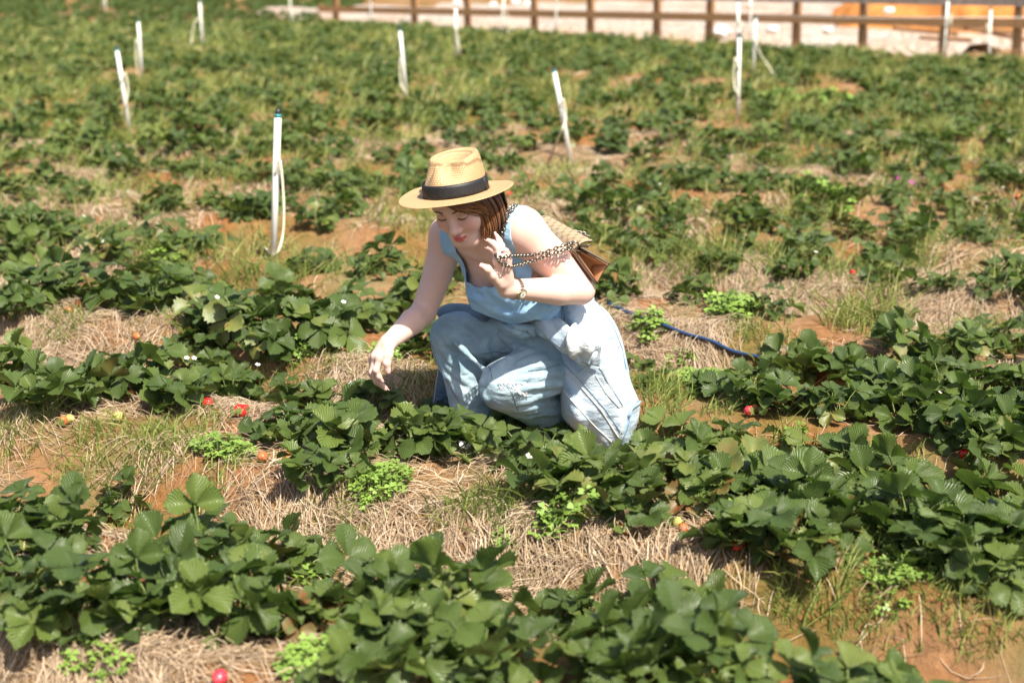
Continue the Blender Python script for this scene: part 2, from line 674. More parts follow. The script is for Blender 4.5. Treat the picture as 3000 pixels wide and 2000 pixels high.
# crown positions read off the photograph for the three nearest beds: (px, py on the bed top, size, leaves)
NEAR = {
    0: [(40, 1585, 1.25, 20), (180, 1610, 1.05, 16), (60, 1730, 1.15, 18), (190, 1850, 1.25, 20), (420, 1815, 1.35, 22), (345, 1500, 0.8, 9), (590, 1670, 1.15, 18),
        (700, 1840, 1.35, 22), (800, 1700, 1.25, 18), (950, 1850, 0.9, 9), (1110, 1800, 1.2, 18), (1330, 1830, 1.3, 20), (1150, 1960, 1.25, 18), (1390, 1985, 1.25, 20), (1040, 2010, 1.05, 12),
        (1730, 1880, 1.3, 20), (1980, 1900, 1.35, 22), (1800, 2030, 1.3, 20), (2080, 2010, 1.25, 20), (2580, 2045, 1.3, 18), (2930, 2060, 1.25, 18), (2460, 2090, 1.1, 12), (2680, 2080, 1.1, 12)],
    1: [(30, 1120, 1.1, 18), (160, 1195, 1.15, 18), (290, 1165, 1.0, 16), (400, 1130, 1.2, 18), (520, 1190, 1.1, 18), (690, 1190, 1.15, 20), (620, 1110, 0.9, 10), (900, 1215, 1.1, 14), (840, 1290, 0.95, 12),
        (1000, 1330, 1.3, 18), (960, 1420, 1.0, 10), (1090, 1230, 1.0, 14), (1230, 1330, 1.2, 18), (1340, 1265, 0.9, 12), (1440, 1290, 1.0, 16), (1480, 1350, 1.0, 14), (1590, 1330, 0.9, 14), (1690, 1415, 0.95, 16), (1640, 1470, 1.15, 18),
        (1830, 1440, 1.15, 18), (1850, 1530, 1.0, 14), (1960, 1400, 1.25, 18), (2120, 1380, 1.25, 18), (2060, 1490, 1.15, 18), (2210, 1480, 1.2, 18), (2190, 1610, 1.1, 16), (2330, 1550, 1.15, 18), (2430, 1440, 1.25, 20), (2480, 1560, 1.2, 20), (2350, 1640, 1.0, 14),
        (2610, 1480, 1.25, 18), (2660, 1580, 1.15, 18), (2790, 1540, 1.1, 16), (2710, 1660, 1.0, 14), (2820, 1640, 1.2, 18), (2950, 1540, 1.3, 20), (2980, 1640, 1.3, 20), (2900, 1730, 1.0, 10), (1390, 1310, 1.0, 16), (1545, 1370, 0.95, 14), (1290, 1270, 0.95, 12), (1335, 1325, 1.0, 14)],
    2: [(30, 790, 1.1, 18), (110, 880, 1.15, 18), (220, 870, 1.1, 18), (60, 930, 0.9, 12), (330, 900, 1.1, 18), (460, 910, 1.2, 20), (420, 830, 0.9, 14), (560, 860, 1.0, 16), (640, 980, 1.15, 18), (580, 1040, 0.9, 12), (730, 990, 1.2, 20), (850, 920, 1.1, 18), (940, 1000, 1.2, 20), (1020, 960, 1.1, 18), (1140, 960, 1.1, 18), (1230, 1030, 1.0, 12), (800, 1050, 0.9, 10),
        (1895, 1085, 0.55, 9), (1930, 1130, 0.5, 7), (2050, 1155, 0.55, 9), (2190, 1120, 0.5, 7), (2190, 1170, 1.0, 16), (2330, 1120, 1.15, 18), (2300, 1200, 1.0, 12), (2480, 1120, 1.1, 18), (2440, 1220, 1.0, 14), (2560, 1180, 1.15, 18), (2640, 1230, 1.1, 18), (2690, 1130, 1.1, 16), (2770, 1200, 1.15, 18), (2860, 1160, 1.1, 18), (2800, 1290, 1.1, 18), (2930, 1260, 1.25, 20), (2880, 1330, 1.0, 14), (2990, 1180, 1.1, 16), (2990, 1310, 1.2, 18)],
}
# fruit and flowers seen on particular plants: (bed, index) -> berries at pixel, flowers
EXTRA = {
    (1, 5): dict(berries=[('ripe', 700, 1200), ('ripe', 718, 1196), ('ripe', 690, 1206), ('ripe', 708, 1208)], flowers=1),
    (1, 4): dict(berries=[('ripe', 600, 1172), ('ripe', 606, 1180)]),
    (1, 2): dict(berries=[('half', 385, 1155)]),
    (1, 1): dict(berries=[('half', 185, 1236), ('green', 205, 1226), ('green', 348, 1222)]),
    (1, 8): dict(berries=[('half', 770, 1338), ('half', 838, 1340)]),
    (1, 20): dict(berries=[('ripe', 1833, 1553), ('ripe', 1926, 1531), ('green', 1988, 1532), ('half', 2002, 1548)]),
    (1, 25): dict(berries=[('ripe', 2163, 1602)]),
    (1, 29): dict(berries=[('ripe', 2346, 1535)]),
    (1, 33): dict(berries=[('ripe', 2690, 1560)]),
    (1, 18): dict(flowers=1, berries=[('green', 1600, 1500)]),
    (1, 6): dict(flowers=2),
    (1, 11): dict(flowers=1),
    (2, 22): dict(berries=[('pink', 2195, 1203), ('half', 2212, 1196), ('green', 2235, 1202)]),
    (2, 25): dict(berries=[('ripe', 2285, 1180)]),
    (2, 31): dict(berries=[('ripe', 2825, 1337), ('half', 2862, 1337)]),
    (2, 3): dict(berries=[('pink', 228, 888), ('half', 200, 910)]),
    (2, 10): dict(flowers=1), (2, 12): dict(flowers=2), (2, 27): dict(flowers=1), (2, 9): dict(berries=[('half', 400, 985)]),
    (0, 7): dict(berries=[('pink', 645, 1992)]),
    (0, 4): dict(berries=[('green', 400, 1722), ('green', 385, 1715), ('green', 445, 1730), ('half', 462, 1728)]),
}
OLD = {(0, 9): (0.9, 0.6), (0, 8): (0.25, 0.6), (1, 26): (0.4, 0.7), (1, 29): (0.5, 0.8), (1, 20): (0.4, 0.1), (1, 18): (0.3, 0.0), (2, 22): (0.25, 0.5), (2, 25): (0.3, 0.2), (1, 23): (0.3, 0.3)}

ORD = ['first', 'second', 'third', 'fourth', 'fifth', 'sixth', 'seventh', 'eighth', 'ninth', 'tenth', 'eleventh', 'twelfth', 'thirteenth', 'fourteenth', 'fifteenth', 'sixteenth', 'seventeenth', 'eighteenth', 'nineteenth', 'twentieth', 'twenty-first', 'twenty-second', 'twenty-third', 'twenty-fourth', 'twenty-fifth', 'twenty-sixth', 'twenty-seventh', 'twenty-eighth', 'twenty-ninth', 'thirtieth', 'thirty-first', 'thirty-second', 'thirty-third', 'thirty-fourth', 'thirty-fifth', 'thirty-sixth', 'thirty-seventh', 'thirty-eighth', 'thirty-ninth', 'fortieth', 'forty-first', 'forty-second', 'forty-third', 'forty-fourth']


def ordinal(bed, i):
    """which one along its bed, counted from the woman"""
    us = [GP(q[0], q[1], BED_TOP) for q in NEAR[bed]]
    u0 = uv_of(*GP(1480, 1290, 0).xy)[0]
    us = [uv_of(q.x, q.y)[0] - u0 for q in us]
    side = [u for u in us if (u < 0) == (us[i] < 0)]
    n_ = sorted(side, key=abs).index(us[i])
    return ', %s on her %s' % (ORD[min(n_, len(ORD) - 1)], 'right' if us[i] < 0 else 'left')


plant_xy = []
nseed = 100
for bed, lst in NEAR.items():
    for i, (px, py, sz, nl) in enumerate(lst):
        p = at_px(px, py) if py < 1995 else GP(px, py, BED_TOP)
        ex = EXTRA.get((bed, i), {})
        bl = []
        for (kind, bx, by) in ex.get('berries', ()):
            q = at_px(bx, by, 0.02)
            bl.append((kind, q.x - p.x, q.y - p.y))
        od, rd = OLD.get((bed, i), (0.06, 0.1))
        kinds = [k for k, _, _ in bl]
        look = 'leafy green strawberry plant'
        if od >= 0.4:
            look = 'strawberry plant with browning older leaves'
        if kinds.count('ripe') >= 3:
            look = 'strawberry plant with clustered ripe red berries'
        elif 'pink' in kinds:
            look = 'strawberry plant with a bright pink-red berry'
        elif 'ripe' in kinds:
            look = 'strawberry plant with ripe red berries'
        elif kinds.count('green') >= 2:
            look = 'strawberry plant with pale unripe berries'
        elif kinds:
            look = 'strawberry plant with a half-ripe orange berry'
        elif ex.get('flowers'):
            look = 'strawberry plant with small white blossom'
        elif nl <= 10:
            look = 'small sparse strawberry plant'
        elif sz >= 1.25:
            look = 'large bushy strawberry plant'
        elif sz < 1.05:
            look = 'low compact strawberry plant'
        elif nl >= 20:
            look = 'dense dark green strawberry plant'
        nseed += 1
        strawberry_plant(p.x, p.y, sz * (0.86, 0.92, 1.06 if px < 1300 else 0.86)[bed], look + ' ' + ROWTXT[bed] + ordinal(bed, i), 'strawberry plants ' + ROWTXT[bed], nseed, nl + 8, od, rd, bl, ex.get('flowers', 0))
        plant_xy.append((p.x, p.y))

# the beds further back: staggered double rows, filled out to the fence and beyond the top of the frame
FENCE_L, FENCE_R = Vector((-3.4, 26.0, 0)), Vector((8.2, 14.4, 0))


def in_field(x, y):
    t = (x - FENCE_L.x) / (FENCE_R.x - FENCE_L.x)
    if x < FENCE_L.x:
        return y < 40
    return y < FENCE_L.y + (FENCE_R.y - FENCE_L.y) * t - 0.25


FEET = [GP(*q).xy for q in ((800, 768), (382, 400), (416, 232), (594, 146), (312, 46), (1191, 286), (1337, 178), (1674, 480), (2161, 352), (2206, 228), (854, 86))]
far = []
rf = random.Random(11)
k = 3
while k < 60:
    v0 = ROW0 + ROWD * k
    u = -44.0
    while u < 14:
        u += rf.uniform(0.19, 0.33)
        for side in (-1, 1):
            if rf.random() < (0.14 if k < 6 else 0.24 if k < 9 else 0.34):
                continue
            uu, vv = u + rf.uniform(-0.08, 0.08), v0 + side * rf.uniform(0.06, 0.19)
            vv -= 0.05 * math.sin(uu * 0.9 + 1.3) + 0.03 * math.sin(uu * 2.3)
            x, y = xy_of(uu, vv)
            if y < 3 or abs(x) > 0.36 * y * 1.03 + 0.25 or not in_field(x, y) or y > 39:
                continue
            if float(vnoise(np.array(x), np.array(y), 2.2, 9)) < 0.17:
                continue
            t_ = FPX * x / (y * CP + (CAM_Z - BED_TOP) * SP) + 1500           # pixel column, to keep the drip pipe clear
            if any(abs(x - fx * y / fy) < 0.16 and -1.1 < y - fy < 0.12 for (fx, fy) in FEET):
                continue
            if k == 3 and 1800 < t_ < 2200 and rf.random() < 0.55:
                continue
            far.append((y, x, k))
    k += 1
far.sort()
n_near = len(plant_xy)
INDIV = max(0, 298 - n_near)
# joined foliage of a whole plant, for the plants too far off to pick leaves apart
FOLIAGE = []
for s in range(6):
    r = random.Random(50 + s)
    Vs, Fs, Us, Ms, off = [], [], [], [], 0
    for j in range(15):
        q = ((j + 0.5) / 15) ** 0.8
        v, f, u, fm = LEAVES_LOW[min(23, int(q * 23))]
        M = np.array(Matrix.Rotation(j * 2.4 + r.uniform(-.4, .4), 4, 'Z') @ Matrix.Rotation(r.uniform(-.12, .12), 4, 'X') @ Matrix.Scale(r.uniform(0.9, 1.2), 4))
        Vs.append((np.c_[v, np.ones(len(v))] @ M.T)[:, :3]); Fs.append(f + off); Us.append(u)
        old = q > 0.55 and r.random() < 0.14
        Ms.append(np.where(fm == 0, 2 if old else 0, 1)); off += len(v)
    FOLIAGE.append((np.concatenate(Vs), np.concatenate(Fs), np.concatenate(Us), np.concatenate(Ms)))
FOL_ME = [mesh_np('foliage', v, f, True, [m_leaf, m_stem, m_leaf_yel], fm, u) for (v, f, u, fm) in FOLIAGE]
U0 = uv_of(*GP(1480, 1290, 0).xy)[0]
BEDU = {}
for (y, x, k) in far[:INDIV]:
    BEDU.setdefault(k, []).append(uv_of(x, y)[0] - U0)


def far_ordinal(k, x, y):
    du = uv_of(x, y)[0] - U0
    n_ = sorted([u for u in BEDU[k] if (u < 0) == (du < 0)], key=abs).index(du)
    return ', %s on her %s' % (ORD[n_], 'right' if du < 0 else 'left') if n_ < len(ORD) else ''


for i, (y, x, k) in enumerate(far[:INDIV]):
    txt = ROWTXT[k] if k < len(ROWTXT) else ('%s beds behind the woman' % {7: 'six', 8: 'seven', 9: 'eight', 10: 'nine', 11: 'ten', 12: 'eleven', 13: 'twelve', 14: 'thirteen', 15: 'fourteen', 16: 'fifteen'}.get(k, 'many'))
    sz = rf.uniform(0.65, 1.1)
    if y < 8.5:
        fl = 1 if rf.random() < 0.10 else 0
        bl = [(rf.choice(['green', 'half', 'half', 'ripe']), rf.uniform(-0.16, 0.16), -0.17)] if rf.random() < 0.16 else []
        look = 'strawberry plant with small white blossom' if fl else ('strawberry plant bearing a berry' if bl else 'leafy green strawberry plant')
        strawberry_plant(x, y, sz, look + ' ' + txt + far_ordinal(k, x, y), 'strawberry plants ' + txt, 1000 + i, rf.randint(14, 20), 0.08, 0.2, bl, fl)
    else:
        o = bpy.data.objects.new('strawberry_plant', FOL_ME[i % 6])
        o.location = (x, y, gz(x, y) - 0.004)
        o.rotation_euler = (0, 0, rf.uniform(0, 6.28))
        o.scale = (sz, sz, sz)
        tag(link(o), 'leafy green strawberry plant ' + txt + far_ordinal(k, x, y), 'plant', 'strawberry plants ' + txt)
Vs, Fs, Us, Ms, off = [], [], [], [], 0
for i, (y, x, k) in enumerate(far[INDIV:]):
    v, f, u, fm = FOLIAGE[i % 6]
    sz = rf.uniform(0.68, 1.05)
    a = rf.uniform(0, 6.28)
    c, s = math.cos(a) * sz, math.sin(a) * sz
    w = np.stack([v[:, 0] * c - v[:, 1] * s + x, v[:, 0] * s + v[:, 1] * c + y, v[:, 2] * sz + gz(x, y)], -1)
    Vs.append(w); Fs.append(f + off); Us.append(u); Ms.append(fm); off += len(v)
o = mesh_obj('strawberry_field', np.concatenate(Vs), np.concatenate(Fs), [m_leaf, m_stem, m_leaf_yel], fmat=np.concatenate(Ms), uv=np.concatenate(Us))
tag(o, 'far strawberry plants merging into one green mass before the fence', 'plants', kind='stuff')
print('plants near', n_near, 'far', len(far))
# ------------------------------------------------------------------ straw, grass, clover (uncountable: stuff)
m_straw, nt, b, _ = mat_new('straw')
at = N(nt, 'ShaderNodeAttribute', attribute_name='tint')
nt.links.new(ramp(nt, at.outputs['Fac'], [(0.0, (0.11, 0.07, 0.04)), (0.3, (0.26, 0.18, 0.11)), (0.65, (0.43, 0.32, 0.21)), (1.0, (0.60, 0.50, 0.38))]), b.inputs['Base Color'])
b.inputs['Roughness'].default_value = 0.6
b.inputs['Specular IOR Level'].default_value = 0.3
m_grass, nt, b, out = mat_new('grass_blade')
at = N(nt, 'ShaderNodeAttribute', attribute_name='tint')
gc = ramp(nt, at.outputs['Fac'], [(0.0, (0.10, 0.155, 0.03)), (0.5, (0.22, 0.27, 0.06)), (0.85, (0.34, 0.34, 0.10)), (1.0, (0.44, 0.37, 0.17))])
nt.links.new(gc, b.inputs['Base Color'])
b.inputs['Roughness'].default_value = 0.5
tr = nt.nodes.new('ShaderNodeBsdfTranslucent')
nt.links.new(gc, tr.inputs[0])
mx = nt.nodes.new('ShaderNodeMixShader')
mx.inputs[0].default_value = 0.3
nt.links.new(b.outputs[0], mx.inputs[1]); nt.links.new(tr.outputs[0], mx.inputs[2]); nt.links.new(mx.outputs[0], out.inputs[0])
m_clover = simple_mat('clover_leaf', (0.17, 0.27, 0.045), 0.5, var=0.3, scale=8)


def add_tint(o, t):
    a = o.data.attributes.new('tint', 'FLOAT', 'POINT')
    a.data.foreach_set('value', np.asarray(t, dtype=np.float32))


def strips(p0, pts_fn, w, nseg):
    """n strips; pts_fn(t) -> (n,3) centre line, w (n,) half widths"""
    n = len(w)
    cl = np.stack([pts_fn(k / nseg) for k in range(nseg + 1)], 1)          # n, s, 3
    tan = np.gradient(cl, axis=1)
    tan /= np.linalg.norm(tan, axis=2, keepdims=True) + 1e-9
    side = np.cross(tan, p0)                                                # p0: per-strip up vector (n,1,3)
    side /= np.linalg.norm(side, axis=2, keepdims=True) + 1e-9
    return cl, side


def scatter_straw(n, y0, y1, length, width, seed, dens_pow=1.0, lift=0.012):
    g = np.random.default_rng(seed)
    m = int(n * 2.6)
    yy = np.sqrt(g.uniform(y0 ** 2, y1 ** 2, m))
    xx = g.uniform(-1, 1, m) * (0.40 * yy + 0.2)
    u, v = uv_of(xx, yy)
    ph = (v - ROW0) / ROWD
    d = np.abs(ph - np.round(ph)) * ROWD
    keep = g.uniform(0, 1, m) < straw_density(xx, yy) * (0.35 + 0.65 * np.clip((d - 0.05) / 0.18, 0, 1))
    xx, yy = xx[keep][:n], yy[keep][:n]
    n = len(xx)
    clump = vnoise(xx, yy, 5.0, 12) * 2.2 * math.pi                          # straw lies in combed wisps
    ang = clump + g.normal(0, 0.55, n)
    L = length * g.uniform(0.45, 1.3, n)
    bend = g.normal(0, 0.8, n) * (g.uniform(0, 1, n) < 0.6)
    z_lift = g.uniform(0, 1, n) ** 2 * lift + 0.0025
    arch = g.uniform(0, 1, n) ** 3 * 0.03

    def fn(t):
        s = (t - 0.5) * L
        a = ang + bend * (t - 0.5)
        x = xx + np.cos(a) * s
        y = yy + np.sin(a) * s
        z = ground_z(x, y) + z_lift + arch * (1 - (2 * t - 1) ** 2)
        return np.stack([x, y, z], -1)
    w = width * g.uniform(0.6, 1.4, n)
    tilt = g.normal(0, 0.5, (n, 1, 3))
    up = np.array([[[0, -0.25, 1.0]]]) + tilt * 0.5
    ns = 4
    cl, side = strips(up, fn, w, ns)
    tp = np.array([0.5, 1, 1, 0.9, 0.35])[None, :, None]
    A = cl - side * (w[:, None, None] * tp)
    B = cl + side * (w[:, None, None] * tp)
    V = np.stack([A, B], 2).reshape(-1, 3)
    base = (np.arange(n) * (ns + 1) * 2)[:, None]
    k = np.arange(ns) * 2
    F = np.stack([base + k, base + k + 1, base + k + 3, base + k + 2], -1).reshape(-1, 4)
    tint = np.repeat(np.clip(g.beta(2.2, 2.0, n), 0, 1), (ns + 1) * 2)
    return V, F, tint


parts = [scatter_straw(62000, 2.3, 6.2, 0.12, 0.00085, 1), scatter_straw(34000, 6.2, 11.0, 0.16, 0.0017, 2), scatter_straw(14000, 11, 30, 0.25, 0.004, 3)]
off = 0
Vs, Fs, Ts = [], [], []
for v, f, t in parts:
    Vs.append(v); Fs.append(f + off); Ts.append(t); off += len(v)
o = mesh_obj('straw_mulch', np.concatenate(Vs), np.concatenate(Fs), m_straw, smooth=False)
add_tint(o, np.concatenate(Ts))
tag(o, 'dry tan straw mulch strewn over beds and furrows', 'straw', kind='stuff')


def grass_tufts(spots, seed):
    """spots: (x, y, radius, blades, height, dryness)"""
    g = np.random.default_rng(seed)
    X, Y, H, D = [], [], [], []
    for (x, y, r_, nb, h, dry) in spots:
        a = g.uniform(0, 6.28, nb)
        q = np.sqrt(g.uniform(0, 1, nb)) * r_
        X.append(x + q * np.cos(a)); Y.append(y + q * np.sin(a)); H.append(h * (0.7 if y < 5 else 1.0) * g.uniform(0.35, 1.2, nb)); D.append(np.clip(g.normal(dry, 0.2, nb), 0, 1))
    X, Y, H, D = map(np.concatenate, (X, Y, H, D))
    n = len(X)
    ang = g.uniform(0, 6.28, n)
    lean = g.uniform(0.2, 1.1, n)
    z0 = ground_z(X, Y) - 0.004

    def fn(t):
        s = H * lean * t ** 1.6
        return np.stack([X + np.cos(ang) * s, Y + np.sin(ang) * s, z0 + H * (t - 0.28 * lean * t * t)], -1)
    w = (0.0011 + 0.00018 * Y + 0.0004 * np.maximum(0, Y - 6)) * g.uniform(0.7, 1.4, n)
    up = np.stack([np.cos(ang + 0.4), np.sin(ang + 0.4), np.full(n, 0.6)], -1)[:, None, :]
    ns = 3
    cl, side = strips(up, fn, w, ns)
    tp = np.array([0.8, 1, 0.7, 0.1])[None, :, None]
    A = cl - side * (w[:, None, None] * tp); B = cl + side * (w[:, None, None] * tp)
    V = np.stack([A, B], 2).reshape(-1, 3)
    base = (np.arange(n) * (ns + 1) * 2)[:, None]
    k = np.arange(ns) * 2
    F = np.stack([base + k, base + k + 1, base + k + 3, base + k + 2], -1).reshape(-1, 4)
    return V, F, np.repeat(D, (ns + 1) * 2)


spots = []
for (px, py, r_, nb, h, dry) in [
        (60, 1270, .10, 160, .11, .35), (330, 1290, .14, 260, .10, .5), (480, 1320, .12, 220, .10, .45), (250, 1330, .10, 120, .08, .5), (420, 1370, .08, 110, .07, .4), (560, 1260, .12, 150, .09, .5), (640, 1370, .06, 90, .06, .35), (600, 1480, .06, 90, .07, .4), (380, 1540, .06, 90, .08, .6),
        (1060, 1490, .09, 140, .09, .35), (1320, 1510, .07, 120, .10, .3), (1460, 1480, .10, 260, .12, .3), (1480, 1560, .06, 120, .07, .3), (1280, 1180, .08, 100, .16, .6), (1190, 1160, .05, 60, .14, .6),
        (2380, 1700, .09, 200, .14, .45), (2520, 1790, .07, 130, .09, .35), (2330, 1760, .06, 90, .10, .5), (2650, 1760, .10, 150, .09, .45), (2900, 1790, .10, 140, .10, .5), (2830, 1830, .07, 90, .09, .4), (2880, 1480, .06, 80, .10, .35), (2620, 1600, .08, 120, .14, .4), (2500, 1430, .08, 120, .14, .5), (2300, 1370, .08, 80, .16, .6),
        (1900, 1150, .10, 200, .13, .45), (1930, 1220, .08, 150, .11, .5), (1860, 1280, .05, 80, .07, .4), (1980, 1170, .06, 90, .10, .4), (2100, 1210, .05, 60, .08, .4), (2520, 960, .14, 240, .16, .55), (2580, 930, .10, 140, .16, .5), (2300, 1040, .10, 120, .12, .5), (2200, 980, .08, 110, .10, .4), (2750, 1040, .08, 110, .12, .5), (2850, 1000, .10, 160, .18, .5), (2930, 1020, .08, 120, .10, .3), (2620, 1020, .05, 60, .10, .4),
        (800, 1080, .12, 160, .10, .4), (900, 1090, .10, 140, .09, .35), (200, 960, .08, 90, .10, .4), (480, 770, .14, 240, .15, .5), (700, 850, .10, 140, .14, .5), (560, 960, .06, 70, .12, .5), (870, 800, .16, 260, .10, .55), (2060, 780, .16, 300, .18, .5), (1850, 800, .12, 160, .12, .5), (2300, 760, .12, 160, .14, .5), (2680, 790, .10, 140, .18, .55)]:
    p = at_px(px, py)
    spots.append((p.x, p.y, r_, nb, h, dry))
gr = np.random.default_rng(21)
for _ in range(7000):
    y = math.sqrt(gr.uniform(5.6 ** 2, 25 ** 2))
    x = gr.uniform(-0.4, 0.4) * y
    if not in_field(x, y) or vnoise(np.array(x), np.array(y), 0.8, 15) < 0.22:
        continue
    spots.append((x, y, gr.uniform(.08, .22), int(gr.uniform(14, 40)), gr.uniform(.08, .18), gr.uniform(.2, .8)))
for _ in range(260):
    y = math.sqrt(gr.uniform(2.5 ** 2, 6.5 ** 2))
    x = gr.uniform(-0.4, 0.4) * y
    spots.append((x, y, gr.uniform(.03, .08), int(gr.uniform(8, 26)), gr.uniform(.04, .09), gr.uniform(.3, .7)))
v, f, t = grass_tufts(spots, 5)
o = mesh_obj('grass', v, f, m_grass, smooth=False)
add_tint(o, t)
tag(o, 'thin green and straw-coloured grass tufts between the beds', 'grass', kind='stuff')

# clover: three heart-shaped leaflets on a thin stalk
def clover_patches(spots, seed):
    g = np.random.default_rng(seed)
    Vs, Fs, off = [], [], 0
    heart = np.array([(0, 0, 0), (0.55, 0.42, 0.08), (1.0, 0.38, 0.0), (0.86, 0.0, 0.10), (1.0, -0.38, 0.0), (0.55, -0.42, 0.08)])
    hf = np.array([(0, 3, 2, 1), (0, 5, 4, 3)])
    for (x, y, r_, nb, h, s) in spots:
        for _ in range(nb):
            a, q = g.uniform(0, 6.28), math.sqrt(g.uniform(0, 1)) * r_
            cx, cy = x + q * math.cos(a), y + q * math.sin(a)
            cz = gz(cx, cy) + h * g.uniform(0.35, 1.0) * (1 - 0.5 * (q / r_) ** 2)
            sz = s * g.uniform(0.7, 1.25)
            R = np.array(Matrix.Rotation(g.uniform(0, 6.28), 3, 'Z') @ Matrix.Rotation(g.normal(0, 0.35), 3, 'X') @ Matrix.Rotation(g.normal(0, 0.35), 3, 'Y'))
            for k in range(3):
                b_ = 2.0944 * k
                Rz = np.array(Matrix.Rotation(b_, 3, 'Z'))
                Vs.append((heart * sz) @ Rz.T @ R.T + (cx, cy, cz)); Fs.append(hf + off); off += 6
            st = np.array([(cx - .0006, cy, cz), (cx + .0006, cy, cz), (cx + .0006, cy, gz(cx, cy) - .003), (cx - .0006, cy, gz(cx, cy) - .003)])
            Vs.append(st); Fs.append(np.array([(0, 1, 2, 3)]) + off); off += 4
    return np.concatenate(Vs), np.concatenate(Fs)


cs = []
for (px, py, r_, nb, h, s) in [(640, 1325, .075, 110, .05, .013), (700, 1340, .05, 50, .04, .013), (1115, 1440, .075, 130, .07, .014), (1150, 1415, .05, 50, .06, .014), (1640, 1530, .06, 50, .06, .018), (1720, 1520, .04, 26, .07, .020), (1600, 1560, .03, 20, .04, .018), (2150, 1580, .06, 26, .08, .026),
                               (2100, 1130, .10, 150, .045, .016), (2040, 1115, .07, 80, .04, .016), (2150, 1130, .06, 60, .05, .017), (2140, 930, .10, 120, .10, .022), (2420, 620, .16, 130, .12, .03), (2350, 560, .14, 110, .12, .03), (1990, 1085, .06, 50, .03, .016), (950, 1940, .07, 60, .05, .016), (920, 1970, .07, 60, .05, .016), (250, 1930, .05, 36, .05, .014), (340, 1960, .05, 30, .04, .014), (900, 1720, .05, 26, .06, .018),
                               (2650, 1690, .09, 90, .05, .012), (2750, 1670, .07, 60, .05, .012), (2600, 1730, .06, 50, .04, .012), (880, 1030, .07, 60, .06, .016), (1150, 1040, .08, 70, .06, .016), (620, 900, .08, 60, .08, .02), (2420, 330, .25, 130, .15, .045), (2280, 320, .2, 90, .14, .045), (1900, 960, .07, 60, .07, .02), (2330, 1290, .03, 14, .05, .02), (1480, 1600, .035, 40, .03, .010), (480, 790, .1, 70, .1, .02)]:
    p = at_px(px, py)
    cs.append((p.x, p.y, r_, nb, h, s))
v, f = clover_patches(cs, 9)
o = mesh_obj('clover', v, f, m_clover, smooth=False)
tag(o, 'bright yellow-green clover patches growing low among the plants', 'clover', kind='stuff')
# ------------------------------------------------------------------ sprinkler risers
m_pvc = simple_mat('white_pvc', (0.80, 0.79, 0.74), 0.35, var=0.05, scale=12)
m_hose = simple_mat('cream_hose', (0.72, 0.67, 0.50), 0.5, var=0.10, scale=20)
m_nozzle = simple_mat('black_nozzle', (0.015, 0.016, 0.018), 0.45)
m_teal = simple_mat('teal_collar', (0.03, 0.22, 0.24), 0.4)
RISERS = [  # top px, foot px, hose px, label
    ((814, 345), (800, 768), [(820, 470), (831, 590), (828, 690), (806, 748), (778, 776)], "tall white sprinkler pipe with teal collar and looped cream hose, closest to the woman's bed"),
    ((343, 150), (382, 400), [(366, 215), (375, 262), (366, 320), (352, 392)], 'leaning white sprinkler pipe whose cream hose crosses it near the foot'),
    ((405, 66), (416, 232), [(399, 120), (400, 190), (408, 240), (426, 262)], 'white sprinkler pipe standing beside the leaning one, hose curling at its foot'),
    ((585, 8), (594, 146), [(574, 60), (562, 105), (563, 140), (569, 154)], 'white sprinkler pipe with a bowed hose on open ground far from the fence'),
    ((303, -40), (312, 46), [(298, 20), (294, 50), (297, 68)], 'far white sprinkler pipe with a slack hose beyond the leaning pair'),
    ((846, -60), (854, 86), [(850, 20), (864, 66), (858, 84)], 'white sprinkler pipe standing alone near the corner of the fence'),
    ((650, -110), (658, 8), [(646, -20), (634, 10)], 'most distant white sprinkler pipe in the open field'),
    ((1172, 92), (1191, 286), [(1172, 180), (1174, 240), (1190, 272), (1212, 294)], 'slightly tilted white sprinkler pipe with black cap behind the hat'),
    ((1335, 24), (1337, 178), [(1340, 110), (1350, 160), (1366, 178)], 'upright white sprinkler pipe with dark cap before the fence rails'),
    ((1477, -20), (1468, 112), [(1486, 40), (1489, 90), (1482, 120)], 'cream-stained sprinkler pipe with a hose close before the fence'),
    ((1085, -60), (1086, 36), [(1088, 0), (1094, 30)], 'short white sprinkler pipe against the end of the fence'),
    ((1632, -50), (1627, 56), [(1630, 0), (1622, 50)], 'white sprinkler pipe just in front of the fence rail'),
    ((1624, 212), (1674, 480), [(1650, 290), (1658, 345), (1640, 395), (1612, 432)], "leaning white sprinkler pipe behind the woman's shoulder, hose running off its foot"),
    ((2166, 112), (2161, 352), [(2154, 170), (2150, 240), (2163, 285), (2192, 332)], 'white sprinkler pipe with black joint ring, its hose kicking out at the foot'),
    ((2162, 8), (2165, 200), [(2168, 60), (2174, 100), (2172, 170)], 'white sprinkler pipe in line behind the one with a black joint ring'),
    ((2214, 56), (2206, 228), [(2214, 120), (2228, 160), (2252, 195), (2292, 242)], 'white sprinkler pipe trailing a long hose out over the plants'),
    ((2200, -60), (2199, 108), [(2190, 20), (2184, 90)], 'tall white sprinkler pipe rising past both fence rails'),
    ((2777, 4), (2768, 132), [(2786, 40), (2784, 90), (2774, 128)], 'white sprinkler pipe crossing the fence rails beside the clay bank'),
    ((2903, 30), (2899, 180), [(2892, 70), (2896, 110), (2914, 145), (2912, 176)], 'thin white sprinkler pipe with a bowed hose in front of the wooden boards'),
]
